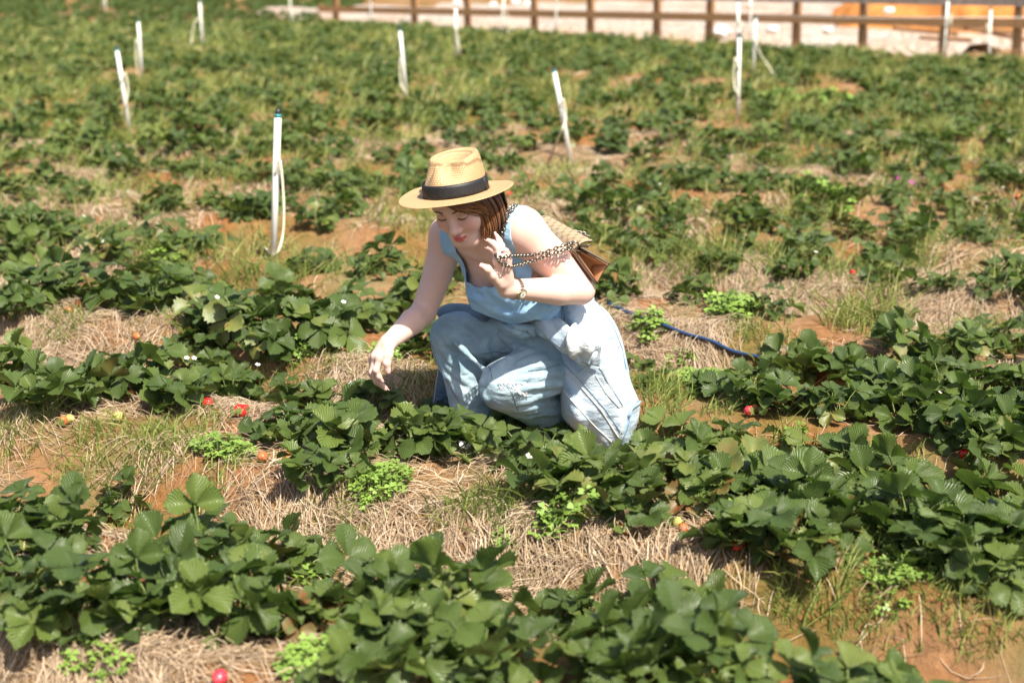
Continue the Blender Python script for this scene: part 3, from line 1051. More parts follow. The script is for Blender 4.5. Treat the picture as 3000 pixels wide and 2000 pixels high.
for (top, foot, hose, lab) in RISERS:
    b0 = at_px(*foot)
    while not in_field(b0.x, b0.y):                  # its foot is hidden by the plants in front of it
        k_ = (b0.y - 0.1) / b0.y
        b0 = Vector((b0.x * k_, b0.y * k_, 0))
    b0.z = gz(b0.x, b0.y)
    t0 = P(top[0], top[1], b0.y)
    root = empty('sprinkler_riser', b0)
    tag(root, lab, 'pipe', 'white sprinkler pipes standing in the field')
    R0 = lambda p: Vector(p) - b0
    far_ = b0.y > 12
    d = (t0 - b0)
    MB().tube([R0(b0) - Vector((0, 0, 0.03)), R0(b0.lerp(t0, 0.5)), R0(t0)], 0.0150, 12 if not far_ else 8).build('pipe', m_pvc, root)
    u_ = d.normalized()
    MB().tube([R0(t0), R0(t0) + u_ * 0.016], 0.0150, 10).build('collar', m_teal, root)
    MB().tube([R0(t0) + u_ * 0.014, R0(t0) + u_ * 0.024, R0(t0) + u_ * 0.040], [0.0135, 0.0120, 0.0080], 10).build('nozzle', m_nozzle, root)
    hp = [b0.lerp(t0, 0.62) + Vector((0, -0.016, 0))]
    for k, (hx, hy) in enumerate(hose):
        q = P(hx, hy, b0.y - 0.03 - 0.01 * k)
        if k == len(hose) - 1:
            q = GP(hx, hy, 0.0); q.z = gz(q.x, q.y) + 0.006
        else:
            q.z = max(q.z, gz(q.x, q.y) + 0.006)
        hp.append(q)
    MB().tube([R0(p) for p in catmull(hp, 5)], 0.0058 if not far_ else 0.0070, 7).build('hose', m_hose, root)

# ------------------------------------------------------------------ blue drip pipe behind the woman
m_bluepipe, nt, b, _ = mat_new('polythene_pipe_blue_highlight')
sp = N(nt, 'ShaderNodeSeparateXYZ')
ge = nt.nodes.new('ShaderNodeNewGeometry')
nt.links.new(ge.outputs['Normal'], sp.inputs[0])
nt.links.new(mixc(nt, mth(nt, 'GREATER_THAN', sp.outputs[2], 0.55), (0.012, 0.014, 0.02), (0.012, 0.045, 0.14)), b.inputs['Base Color'])  # blue highlight painted on faces turned upward, near black elsewhere
b.inputs['Roughness'].default_value = 0.35
pp = []
for (x, y) in [(1780, 905), (1850, 938), (1930, 968), (2010, 1000), (2080, 1025), (2150, 1050), (2220, 1075), (2270, 1100)]:
    q = at_px(x, y)
    q.z += 0.022
    pp.append(q)
bp_ = MB().tube(catmull(pp, 6), 0.0080, 10).build('irrigation_pipe', m_bluepipe)
tag(bp_, 'dark irrigation pipe with painted blue highlight lying on the straw behind the woman', 'pipe')

# ------------------------------------------------------------------ wooden rail fence
m_wood, nt, b, _ = mat_new('weathered_wood')
co = coords(nt)
mp = N(nt, 'ShaderNodeMapping'); mp.inputs['Scale'].default_value = (3, 3, 20)
nt.links.new(co, mp.inputs[0])
n = noise_tex(nt, 4, 6, 0.65, mp.outputs[0])
nt.links.new(ramp(nt, n, [(0.25, (0.24, 0.12, 0.050)), (0.55, (0.40, 0.22, 0.10)), (0.8, (0.50, 0.32, 0.18))]), b.inputs['Base Color'])
b.inputs['Roughness'].default_value = 0.75
bump(nt, b, n, 0.4, 0.01)
m_greywood = simple_mat('grey_wood', (0.33, 0.26, 0.22), 0.8, var=0.25, scale=14, bmp=0.3)
fdir = (FENCE_R - FENCE_L)
FLEN = fdir.length
fdir.normalize()


def fence_t(px):
    """distance along the fence at a pixel column"""
    dx = (px - 1500) / FPX
    # ray (dx*s, ~1) in plan; CP scaled
    q = ray(px, 60)
    nrm = Vector((-fdir.y, fdir.x, 0))
    t = FENCE_L.dot(nrm) / (q.x * nrm.x + q.y * nrm.y)
    return (Vector((q.x * t, q.y * t, 0)) - FENCE_L).dot(fdir)


fence = empty('rail_fence', FENCE_L)
tag(fence, 'low wooden rail fence of brown posts and horizontal rails at the field edge', 'fence')
Rz = Matrix.Rotation(math.atan2(fdir.y, fdir.x), 3, 'Z')
posts = [fence_t(x) for x in (985, 1215, 1370, 1565, 1730, 1925, 2080, 2335, 2530, 2770, 2985)] + [FLEN]
rr = random.Random(8)
for t in posts:
    c = fdir * t
    h = 1.05 + rr.uniform(-0.02, 0.04)
    MB().box(c + Vector((0, 0, h / 2 - 0.08)), (0.085, 0.085, h + 0.1), Rz @ Matrix.Rotation(rr.uniform(-.03, .03), 3, 'Y')).build('post', m_wood, fence, smooth=False)


def rail_z(px, py):
    q = ray(px, py)
    nrm = Vector((-fdir.y, fdir.x, 0))
    t = FENCE_L.dot(nrm) / (q.x * nrm.x + q.y * nrm.y)
    return CAM_Z + q.z * t


def rail_ends(y0, y1):
    t0_, t1_ = fence_t(1000), fence_t(2900)
    z0, z1 = rail_z(1000, y0), rail_z(2900, y1)
    k_ = (z1 - z0) / (t1_ - t0_)
    return z0 - k_ * t0_, z0 + k_ * (FLEN - t0_)


for (zl, zr, hh, mm, dd) in ((*rail_ends(28, 67), 0.105, m_wood, -0.060), (*rail_ends(-28, 3), 0.11, m_greywood, -0.060)):
    ts = [0] + posts[2:-1:2] + [FLEN]
    for a, b_ in zip(ts[:-1], ts[1:]):
        if b_ - a < 0.2:
            continue
        za, zb = zl + (zr - zl) * a / FLEN, zl + (zr - zl) * b_ / FLEN
        p0, p1 = fdir * a + Vector((0, 0, za)), fdir * (b_ - 0.01) + Vector((0, 0, zb))
        p0 += Vector((fdir.y, -fdir.x, 0)) * -dd
        p1 += Vector((fdir.y, -fdir.x, 0)) * -dd
        ln = (p1 - p0).length
        M = Matrix((((p1 - p0).normalized()), (Rz @ Vector((0, 1, 0))), Vector((0, 0, 1)))).transposed()
        MB().box((p0 + p1) / 2, (ln, 0.035, hh), M).build('rail', mm, fence, smooth=False)
# thin wire strung in front of the rails
wa, wb = P(2215, 48, 17.6), P(3010, 52, 15.6)
wire = MB().tube([wa, wa.lerp(wb, 0.5) + Vector((0, 0, -0.01)), wb], 0.004, 5).build('wire', m_pvc)
tag(wire, 'thin pale wire stretched in front of the fence rails', 'wire')

# ------------------------------------------------------------------ beyond the fence: film-covered beds, plastic scraps, a clay bank and boards
m_film, nt, b, _ = mat_new('plastic_film')
n = noise_tex(nt, 1.6, 5, 0.6, coords(nt))
n2 = noise_tex(nt, 9, 4, 0.6, coords(nt))
nt.links.new(ramp(nt, n, [(0.3, (0.50, 0.32, 0.21)), (0.5, (0.56, 0.43, 0.33)), (0.7, (0.58, 0.52, 0.44))]), b.inputs['Base Color'])
b.inputs['Roughness'].default_value = 0.28
b.inputs['Specular IOR Level'].default_value = 0.7
bump(nt, b, n2, 1.0, 0.12)
m_clay = simple_mat('orange_clay', (0.52, 0.21, 0.06), 0.95, var=0.35, scale=3, bmp=0.6, spec=0.1)
nv = Vector((-fdir.y, fdir.x, 0))
if nv.y < 0:
    nv = -nv
for k in range(7):
    off_ = 1.2 + k * 1.75
    c0 = FENCE_L + nv * off_ + fdir * (-3 + k * 0.6)
    L_ = 15.0
    vs, fs = [], []
    ns, nc = 40, 9
    for i in range(ns + 1):
        for j in range(nc):
            s = j / (nc - 1) * 2 - 1
            hgt = 0.20 * (1 - s ** 4) + 0.03 * mnoise.noise(Vector((i * 0.7, j * 0.8, k * 3.1)))
            vs.append(c0 + fdir * (L_ * i / ns) + nv * (s * 0.55) + Vector((0, 0, hgt - 0.02)))
    fs = [(i * nc + j, i * nc + j + 1, (i + 1) * nc + j + 1, (i + 1) * nc + j) for i in range(ns) for j in range(nc - 1)]
    o = MB().add(vs, fs).build('plastic_covered_bed', m_film)
    tag(o, ['long pale film-covered bed right behind the rail fence', 'second film-covered bed behind the rail fence', 'third film-covered bed behind the rail fence', 'fourth film-covered bed behind the rail fence', 'fifth film-covered bed behind the rail fence', 'sixth film-covered bed behind the rail fence', 'last film-covered bed behind the rail fence'][k], 'plastic bed', 'film-covered beds behind the fence')
m_scrap = simple_mat('crumpled_white_film', (0.80, 0.80, 0.80), 0.15, var=0.05, scale=5, spec=0.8)
for (px, py, Y, s, lab) in [(2110, 95, 20.3, 0.16, 'crumpled white plastic sheet lying against the fence foot'), (2262, 88, 19.8, 0.09, 'small shiny plastic scrap below the lower rail'), (2425, 90, 19.2, 0.08, 'pinkish plastic scrap between two posts'), (1340, 8, 25.4, 0.08, 'bright plastic scrap near an upright pipe'), (1445, 14, 25, 0.08, 'shiny film scrap beyond the rails, beside a stained pipe'), (1510, 6, 24.5, 0.09, 'shiny film scrap between two fence posts'), (1545, 10, 24, 0.08, 'small glinting scrap beside a fence post'), (2605, 32, 19.4, 0.08, 'glinting plastic scrap seen between the rails')]:
    o_ = P(px, py, Y)
    mb = MB()
    mb.sphere((0, 0, 0), (s, s * 0.7, s * 0.6), 12)
    rq = random.Random(px)
    mb.v = [tuple(Vector(v) * (1 + 0.35 * mnoise.noise(Vector(v) / s * 2.3 + Vector((px, 0, 0))))) for v in mb.v]
    o = mb.build('plastic_scrap', m_scrap, smooth=False)
    o.location = (o_.x, o_.y, max(0.02, o_.z))
    tag(o, lab, 'plastic')
# clay bank on the right
vs, fs = [], []
bc = [P(2480, 40, 22.5), P(2620, 40, 22.2), P(2760, 40, 21.8), P(2900, 40, 21.5), P(3080, 40, 21.2), P(3400, 40, 21.0)]
for i in range(31):
    t = i / 30
    base_ = catmull(bc, 6)[i]
    for j in range(9):
        s = j / 8
        hgt = (0.3 + 1.3 * min(1, t * 2.2)) * s ** 0.7
        vs.append(Vector((base_.x + 0.1 * s, base_.y + 1.6 * s + 0.25 * mnoise.noise(Vector((i * 0.5, j * 0.6, 0))), hgt - 0.05 + 0.10 * mnoise.noise(Vector((i * 0.8, j, 4))))))
fs = [(i * 9 + j, i * 9 + j + 1, (i + 1) * 9 + j + 1, (i + 1) * 9 + j) for i in range(30) for j in range(8)]
tag(MB().add(vs, fs).build('clay_bank', m_clay), 'raw orange clay bank rising behind the fence', kind='structure')
rr = random.Random(12)
for i, (x0, y0, x1, y1, lab) in enumerate([(2620, 84, 2800, 100, 'wooden board lying flat behind the lower rail'), (2690, 72, 2990, 96, 'long tilted board lying behind the fence on the clay'), (2700, 112, 2840, 118, 'short board on the ground beside a sprinkler pipe'), (2830, 84, 3010, 118, 'broad orange board leaning by the clay bank'), (2890, 66, 3020, 80, 'upper board of the pile by the clay bank')]):
    a, b_ = P(x0, y0, 19.9 - 0.25 * i), P(x1, y1, 19.2 - 0.25 * i)
    a.z = max(a.z, 0.06); b_.z = max(b_.z, 0.06)
    M = Matrix(((b_ - a).normalized(), Vector((0, 1, 0)), (b_ - a).normalized().cross(Vector((0, 1, 0))).normalized())).transposed()
    o = MB().box((0, 0, 0), ((b_ - a).length, 0.22, 0.05), M).build('wooden_board', m_wood, smooth=False)
    o.location = (a + b_) / 2
    tag(o, lab, 'board')

# magenta wildflowers in the weeds
m_mag = simple_mat('magenta_petal', (0.62, 0.05, 0.50), 0.6)
c = at_px(2660, 548)
wf = empty('wildflower', c)
tag(wf, 'magenta wildflowers on thin stems among the weeds behind the beds', 'flower')
for (px, py) in ((2632, 520), (2668, 530), (2680, 536)):
    q = P(px, py, c.y) - c
    mb = MB()
    for k in range(5):
        a = 1.2566 * k
        d, s_ = Vector((math.cos(a), -0.3, math.sin(a))), Vector((-math.sin(a), 0, math.cos(a)))
        mb.add([q, q + d * 0.008 + s_ * 0.005, q + d * 0.014, q + d * 0.008 - s_ * 0.005], [(0, 1, 2, 3)])
    mb.build('blossom', m_mag, wf, smooth=False)
    MB().tube([Vector((q.x * 0.5, 0, -0.01)), Vector((q.x * 0.8, 0.005, q.z * 0.5)), q], 0.002, 4).build('stem', m_stem, wf)
# ------------------------------------------------------------------ signed-distance modelling: smooth unions of tapered limbs, meshed by surface nets
def v3(p):
    return np.array(p, dtype=np.float64)


def d_cap(p, a, b, ra, rb):
    ab = b - a
    t = np.clip(((p - a) @ ab) / (ab @ ab + 1e-12), 0, 1)
    q = p - a - t[..., None] * ab
    return np.sqrt((q * q).sum(-1)) - (ra + (rb - ra) * t)


def d_ell(p, c, R, r):
    q = (p - c) @ R.T
    k0 = np.sqrt(((q / r) ** 2).sum(-1))
    k1 = np.sqrt(((q / (r * r)) ** 2).sum(-1)) + 1e-9
    return k0 * (k0 - 1) / k1


class Field:
    def __init__(self, lo, hi, h):
        self.lo, self.h = v3(lo), h
        self.n = np.ceil((v3(hi) - self.lo) / h).astype(int) + 1
        self.d = np.full(self.n, 0.06)

    def sub(self, lo, hi):
        i0 = np.clip(np.floor((lo - self.lo) / self.h).astype(int), 0, self.n)
        i1 = np.clip(np.ceil((hi - self.lo) / self.h).astype(int) + 1, 0, self.n)
        if (i1 <= i0).any():
            return None, None
        ax = [self.lo[k] + self.h * np.arange(i0[k], i1[k]) for k in range(3)]
        return tuple(slice(i0[k], i1[k]) for k in range(3)), np.stack(np.meshgrid(*ax, indexing='ij'), -1)

    def _mix(self, s, d, k, op):
        a = self.d[s]
        if op == 'add':
            if k > 0:
                hh = np.maximum(k - np.abs(a - d), 0) / k
                self.d[s] = np.minimum(a, d) - hh * hh * k * 0.25
            else:
                self.d[s] = np.minimum(a, d)
        else:
            d = -d
            hh = np.maximum(k - np.abs(a - d), 0) / max(k, 1e-9)
            self.d[s] = np.maximum(a, d) + hh * hh * k * 0.25

    def cap(self, a, b, ra, rb=None, k=0.02, op='add'):
        a, b = v3(a), v3(b)
        rb = ra if rb is None else rb
        m = max(ra, rb) + k + 0.012
        s, p = self.sub(np.minimum(a, b) - m, np.maximum(a, b) + m)
        if s is not None:
            self._mix(s, d_cap(p, a, b, ra, rb), k, op)
        return self

    def chain(self, pts, rs, k=0.02):
        for i in range(len(pts) - 1):
            self.cap(pts[i], pts[i + 1], rs[i], rs[i + 1], k if i == 0 else 0.006)
        return self

    def ell(self, c, r, R=None, k=0.02, op='add'):
        c, r = v3(c), v3(r)
        R = np.eye(3) if R is None else np.array(R)
        m = r.max() + k + 0.012
        s, p = self.sub(c - m, c + m)
        if s is not None:
            self._mix(s, d_ell(p, c, R, r), k, op)
        return self

    def mesh(self):
        d = self.d
        neg = d < 0
        nx, ny, nz = d.shape
        c = np.zeros((nx - 1, ny - 1, nz - 1), dtype=np.int8)
        for i in (0, 1):
            for j in (0, 1):
                for k in (0, 1):
                    c += neg[i:nx - 1 + i, j:ny - 1 + j, k:nz - 1 + k]
        act = (c > 0) & (c < 8)
        ids = np.full(act.shape, -1, dtype=np.int64)
        cells = np.argwhere(act)
        ids[act] = np.arange(len(cells))
        acc = np.zeros((len(cells), 3))
        cnt = np.zeros(len(cells))
        corners = [(i, j, k) for i in (0, 1) for j in (0, 1) for k in (0, 1)]
        val = {q: d[cells[:, 0] + q[0], cells[:, 1] + q[1], cells[:, 2] + q[2]] for q in corners}
        for q in corners:
            for ax in range(3):
                if q[ax]:
                    continue
                w = tuple(q[m] + (1 if m == ax else 0) for m in range(3))
                a, b = val[q], val[w]
                x = (a < 0) != (b < 0)
                t = np.where(x, a / np.where(x, a - b, 1), 0)
                pos = np.tile(np.array(q, float), (len(cells), 1))
                pos[:, ax] += t
                acc[x] += pos[x]
                cnt[x] += 1
        V = (cells + acc / cnt[:, None]) * self.h + self.lo
        Fs = []
        for ax in range(3):
            b_, c_ = (ax + 1) % 3, (ax + 2) % 3
            s0 = [slice(None)] * 3
            s1 = [slice(None)] * 3
            s0[ax], s1[ax] = slice(0, -1), slice(1, None)
            e = neg[tuple(s0)] != neg[tuple(s1)]
            E = np.argwhere(e)
            ok = (E[:, b_] > 0) & (E[:, c_] > 0) & (E[:, b_] < act.shape[b_]) & (E[:, c_] < act.shape[c_])
            E = E[ok]
            q = []
            for (db, dc) in ((-1, -1), (0, -1), (0, 0), (-1, 0)):
                w = E.copy()
                w[:, b_] += db
                w[:, c_] += dc
                q.append(ids[w[:, 0], w[:, 1], w[:, 2]])
            q = np.stack(q, -1)
            flip = ~neg[E[:, 0], E[:, 1], E[:, 2]]
            q[flip] = q[flip][:, ::-1]
            Fs.append(q)
        F = np.concatenate(Fs)
        F = F[(F >= 0).all(1)]
        return V, F

    def sample(self, p):
        q = np.clip(((p - self.lo) / self.h), 0, self.n - 1.001)
        i = q.astype(int)
        f = q - i
        r = 0
        for a in (0, 1):
            for b in (0, 1):
                for c in (0, 1):
                    w = (f[:, 0] if a else 1 - f[:, 0]) * (f[:, 1] if b else 1 - f[:, 1]) * (f[:, 2] if c else 1 - f[:, 2])
                    r = r + w * self.d[i[:, 0] + a, i[:, 1] + b, i[:, 2] + c]
        return r


def relax(V, F, it=2, lam=0.5):
    """umbrella smoothing"""
    n = len(V)
    e = np.concatenate([F[:, [i, (i + 1) % F.shape[1]]] for i in range(F.shape[1])])
    for _ in range(it):
        s = np.zeros_like(V)
        c = np.zeros(n)
        for a, b in ((0, 1), (1, 0)):
            np.add.at(c, e[:, a], 1)
            for k in range(3):
                s[:, k] += np.bincount(e[:, a], V[e[:, b], k], n)
        V = V + lam * (s / np.maximum(c, 1)[:, None] - V)
    return V


def tri(F):
    return F if F.shape[1] == 3 else np.concatenate([F[:, [0, 1, 2]], F[:, [0, 2, 3]]])


def clip_mesh(V, F, g):
    """keep where g < 0, cutting triangles cleanly along g = 0"""
    F = tri(F)
    s = g[F] < 0
    c = s.sum(1)
    out = [F[c == 3]]
    newv = []
    base = len(V)
    cache = {}

    def cut(a, b):
        key = (a, b) if a < b else (b, a)
        if key not in cache:
            t = g[a] / (g[a] - g[b])
            cache[key] = base + len(newv)
            newv.append(V[a] + (V[b] - V[a]) * t)
        return cache[key]
    extra = []
    for f, m in zip(F[(c > 0) & (c < 3)], s[(c > 0) & (c < 3)]):
        k = int(m.argmax()) if m.sum() == 1 else int((~m).argmax())
        a, b, d = (int(x) for x in (f[k], f[(k + 1) % 3], f[(k + 2) % 3]))
        p, q = cut(a, b), cut(a, d)
        if m.sum() == 1:
            extra.append((a, p, q))
        else:
            extra += [(p, b, d), (p, d, q)]
    if extra:
        out.append(np.array(extra))
    V = np.concatenate([V, np.array(newv).reshape(-1, 3)])
    F = np.concatenate(out)
    used = np.unique(F)
    mp = np.full(len(V), -1)
    mp[used] = np.arange(len(used))
    return V[used], mp[F]


def bvh_of(V, F):
    return BVHTree.FromPolygons([tuple(p) for p in V], [tuple(int(i) for i in f) for f in F])


CAMV = Vector((0, 0, CAM_Z))


def onto(bvh, px, py, lift=0.001):
    """point on a surface at a pixel of the photograph"""
    d = ray(px, py).normalized()
    loc, nrm, _, _ = bvh.ray_cast(CAMV, d)
    if loc is None:
        loc, nrm, _, _ = bvh.find_nearest(CAMV + d * 4.0)
    if nrm.dot(d) > 0:
        nrm = -nrm
    return loc + nrm * lift


def px_line(bvh, pts, lift=0.0012, step=7):
    out = []
    for (a, b) in zip(pts[:-1], pts[1:]):
        n = max(1, int(math.hypot(b[0] - a[0], b[1] - a[1]) / step))
        for k in range(n):
            out.append(onto(bvh, a[0] + (b[0] - a[0]) * k / n, a[1] + (b[1] - a[1]) * k / n, lift))
    out.append(onto(bvh, *pts[-1], lift))
    return out


def seam(bvh, pts, mat, parent, r=0.0016, name='seam', lift=0.0006, flat=0.6):
    return MB().tube(px_line(bvh, pts, lift), r, 5, caps=True).build(name, mat, parent)
# ------------------------------------------------------------------ the crouching woman
def skin_mat():
    m, nt, b, _ = mat_new('skin')
    at = N(nt, 'ShaderNodeAttribute', attribute_name='skin_col')
    n = noise_tex(nt, 220, 3, 0.5, coords(nt))
    n_b = noise_tex(nt, 16, 4, 0.6, coords(nt))
    blot = ramp(nt, n_b, [(0.42, (0, 0, 0)), (0.68, (1, 1, 1))])
    c_ = mixc(nt, mth(nt, 'MULTIPLY', blot, 0.30), at.outputs['Color'], (0.76, 0.44, 0.37))
    nt.links.new(mixc(nt, mth(nt, 'MULTIPLY', n, 0.16), c_, (0.58, 0.33, 0.25)), b.inputs['Base Color'])
    b.inputs['Roughness'].default_value = 0.48
    b.inputs['Specular IOR Level'].default_value = 0.35
    b.inputs['Subsurface Weight'].default_value = 0.18
    b.inputs['Subsurface Radius'].default_value = (1.0, 0.35, 0.2)
    b.inputs['Subsurface Scale'].default_value = 0.006
    bump(nt, b, n, 0.05, 0.001)
    return m


def cloth_mat(name, ca, cb, weave=900.0, rough=0.85, blotch=9.0, contrast=(0.35, 0.65), bmp=0.5):
    m, nt, b, _ = mat_new(name)
    co = coords(nt)
    n1 = noise_tex(nt, blotch, 5, 0.62, co)
    mpw = N(nt, 'ShaderNodeMapping'); mpw.inputs['Rotation'].default_value = (0.3, 0.5, 0.4); mpw.inputs['Scale'].default_value = (1.0, 1.0, 2.4)
    nt.links.new(co, mpw.inputs[0])
    crease = noise_tex(nt, 17, 3, 0.5, mpw.outputs[0])
    n2 = noise_tex(nt, 160, 3, 0.6, co)
    w = N(nt, 'ShaderNodeTexWave', i_Scale=weave / 6.28, i_Distortion=1.0)
    w.wave_type = 'BANDS'
    w.bands_direction = 'DIAGONAL'
    nt.links.new(co, w.inputs['Vector'])
    c = ramp(nt, n1, [(contrast[0], ca), (contrast[1], cb)])
    c = mixc(nt, mth(nt, 'MULTIPLY', n2, 0.35), c, tuple(x * 0.72 for x in ca))
    nt.links.new(c, b.inputs['Base Color'])
    b.inputs['Roughness'].default_value = rough
    b.inputs['Specular IOR Level'].default_value = 0.2
    b.inputs['Sheen Weight'].default_value = 0.15
    nb = bump(nt, b, mth(nt, 'ADD', mth(nt, 'MULTIPLY', w.outputs['Fac'], 0.25), mth(nt, 'ADD', n2, mth(nt, 'ADD', n1, mth(nt, 'MULTIPLY', crease, 7.0)))), bmp, 0.004)
    return m


m_skin = skin_mat()
m_jeans = cloth_mat('jeans_denim', (0.26, 0.39, 0.47), (0.46, 0.59, 0.66))
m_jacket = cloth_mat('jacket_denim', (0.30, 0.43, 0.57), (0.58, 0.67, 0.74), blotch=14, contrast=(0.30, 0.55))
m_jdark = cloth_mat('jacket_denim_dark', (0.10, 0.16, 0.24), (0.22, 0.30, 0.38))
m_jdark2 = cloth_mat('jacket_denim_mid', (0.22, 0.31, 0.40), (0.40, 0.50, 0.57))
m_lining = cloth_mat('denim_wrong_side', (0.62, 0.66, 0.66), (0.76, 0.78, 0.77))
m_blouse = cloth_mat('blouse_cotton', (0.33, 0.58, 0.86), (0.44, 0.68, 0.90), blotch=12, bmp=0.3)
m_stitch = simple_mat('stitching', (0.16, 0.24, 0.32), 0.9)
m_stitch2 = simple_mat('pale_stitching', (0.62, 0.62, 0.56), 0.9)
m_thread = simple_mat('frayed_thread', (0.72, 0.76, 0.78), 0.9)
m_nail = simple_mat('nail_polish', (0.78, 0.42, 0.40), 0.2, var=0.05)
m_brow = simple_mat('brow_hair', (0.045, 0.022, 0.014), 0.7)

person = empty('person', P(1480, 1290, 4.08))
tag(person, 'crouching woman in straw hat, light blue sleeveless top and ripped jeans, reaching into the strawberries', 'person')
PINV = Matrix.Translation(person.location).inverted()


def own(o, parent=person):
    """parent keeping the world place"""
    o.parent = parent
    M = Matrix.Translation(-person.location)
    if parent is person:
        o.matrix_parent_inverse = M
    return o


# --- head frame: x = her left, -y = where the face points, z = up
HR = Matrix.Rotation(rad(-24), 3, 'Z') @ Matrix.Rotation(rad(-7), 3, 'Y') @ Matrix.Rotation(rad(30), 3, 'X')
HO = P(1322, 637, 3.775) - HR @ Vector((0, -0.088, 0.0))


def H(x, y, z):
    return HO + HR @ Vector((x, y, z))


HRn = np.array(HR).T        # rows = local axes in world

HIP_R, HIP_L = P(1560, 985, 4.30), P(1690, 1035, 4.12)
KNEE_R, KNEE_L = P(1332, 985, 4.17), P(1476, 1128, 3.99)
NECK = P(1432, 672, 3.98)
SH_R, SH_L = P(1312, 690, 4.09), P(1532, 672, 3.90)
PEL = P(1640, 990, 4.22)
ELB_R, WR_R = P(1240, 915, 4.06), P(1138, 1003, 3.85)
ELB_L, WR_L = P(1700, 850, 3.93), P(1484, 845, 3.735)
ax_a = (NECK - PEL).normalized()
ax_l = (SH_L - SH_R); ax_l = (ax_l - ax_a * ax_l.dot(ax_a)).normalized()
ax_f = ax_a.cross(ax_l).normalized()
if ax_f.y > 0:
    ax_f = -ax_f
TR = np.array([ax_l, ax_f, ax_a])


def T(l, f, a):
    """torso frame: from the pelvis, lateral / front / up the spine"""
    return PEL + ax_l * l + ax_f * f + ax_a * a


SPINE = (NECK - PEL).length
R_HAND = dict(
    palm=[P(1114, 1047, 3.812), P(1101, 1045, 3.827), P(1094, 1049, 3.846), P(1092, 1056, 3.864)],
    fingers=[[P(1114, 1047, 3.812), P(1101, 1083, 3.802), P(1109, 1102, 3.806), P(1120, 1116, 3.812)],
             [P(1101, 1045, 3.827), P(1090, 1090, 3.820), P(1104, 1114, 3.825), P(1126, 1132, 3.832)],
             [P(1094, 1049, 3.846), P(1087, 1093, 3.840), P(1103, 1119, 3.845), P(1130, 1139, 3.852)],
             [P(1092, 1056, 3.864), P(1090, 1090, 3.862), P(1101, 1108, 3.864), P(1115, 1122, 3.868)]],
    thumb=[P(1139, 1012, 3.828), P(1137, 1040, 3.808), P(1133, 1063, 3.800), P(1137, 1084, 3.800)])
L_HAND = dict(
    palm=[P(1458, 764, 3.695), P(1467, 757, 3.688), P(1477, 756, 3.692), P(1486, 762, 3.702)],
    fingers=[[P(1458, 764, 3.695), P(1453, 740, 3.700), P(1443, 731, 3.703), P(1431, 726, 3.705)],
             [P(1467, 757, 3.688), P(1457, 724, 3.695), P(1444, 712, 3.700), P(1430, 704, 3.704)],
             [P(1477, 756, 3.692), P(1469, 720, 3.705), P(1462, 704, 3.715), P(1455, 690, 3.722)],
             [P(1486, 762, 3.702), P(1486, 742, 3.704), P(1483, 735, 3.694), P(1478, 733, 3.686)]],
    thumb=[P(1466, 830, 3.712), P(1443, 806, 3.690), P(1428, 788, 3.678), P(1412, 779, 3.672)])


def build_hand(F, hd, wrist, k=0.012):
    rp = [0.0125, 0.0128, 0.0120, 0.0108]
    for p, r_ in zip(hd['palm'], rp):
        F.cap(wrist, p, 0.0175, r_, k)
    pl = hd['palm']
    for a, b in zip(pl[:-1], pl[1:]):
        F.cap(a, b, 0.0115, 0.0112, 0.008)
    c = sum(pl, Vector()) / 4
    F.cap(wrist.lerp(c, 0.35), wrist.lerp(c, 0.75), 0.019, 0.016, 0.012)
    for pts, s in zip(hd['fingers'], (1.0, 1.03, 0.97, 0.86)):
        F.chain(pts, [0.0098 * s, 0.0088 * s, 0.0076 * s, 0.0056 * s], 0.007)
    F.chain(hd['thumb'], [0.017, 0.0128, 0.0106, 0.0078], 0.012)


def build_body(F, hands=True):
    # torso
    F.ell(T(0, 0.0, SPINE * 0.70), (0.150, 0.098, 0.155), TR, 0.03)
    F.ell(T(0, 0.005, SPINE * 0.35), (0.132, 0.095, 0.15), TR, 0.05)
    F.ell(T(0, 0.0, 0.0), (0.16, 0.12, 0.12), TR, 0.05)
    F.cap(SH_R.lerp(NECK, 0.15), SH_L.lerp(NECK, 0.15), 0.052, 0.052, 0.04)
    F.cap(T(0, 0.01, SPINE * 0.97), SH_R, 0.045, 0.046, 0.04)
    F.cap(T(0, 0.01, SPINE * 0.97), SH_L, 0.045, 0.050, 0.04)
    for s in (-1, 1):
        F.ell(T(s * 0.070, 0.075, SPINE * 0.60), (0.062, 0.055, 0.062), TR, 0.04)
    # neck
    F.cap(T(0, 0.0, SPINE * 0.96), H(0, 0.016, -0.055), 0.056, 0.051, 0.035)
    # collar bones
    F.cap(T(0.02, 0.072, SPINE * 0.93), SH_L.lerp(NECK, 0.35) + ax_f * 0.035, 0.009, 0.008, 0.02)
    F.cap(T(-0.02, 0.072, SPINE * 0.93), SH_R.lerp(NECK, 0.35) + ax_f * 0.035, 0.009, 0.008, 0.02)
    # arms
    F.chain([SH_R, SH_R.lerp(ELB_R, 0.5) + Vector((0.006, 0, 0)), ELB_R], [0.048, 0.044, 0.036], 0.03)
    F.chain([ELB_R, ELB_R.lerp(WR_R, 0.32), WR_R], [0.036, 0.037, 0.0235], 0.012)
    F.chain([SH_L, SH_L.lerp(ELB_L, 0.45), ELB_L], [0.055, 0.054, 0.042], 0.03)
    F.chain([ELB_L, ELB_L.lerp(WR_L, 0.30) + Vector((0, 0, -0.004)), WR_L], [0.040, 0.040, 0.0245], 0.008)
    # legs inside the jeans
    F.chain([HIP_R, KNEE_R, P(1390, 1225, 4.14)], [0.085, 0.052, 0.038], 0.04)
    F.chain([HIP_L, KNEE_L, P(1650, 1230, 4.20)], [0.085, 0.052, 0.038], 0.04)
    build_hand(F, R_HAND, WR_R)
    build_hand(F, L_HAND, WR_L)


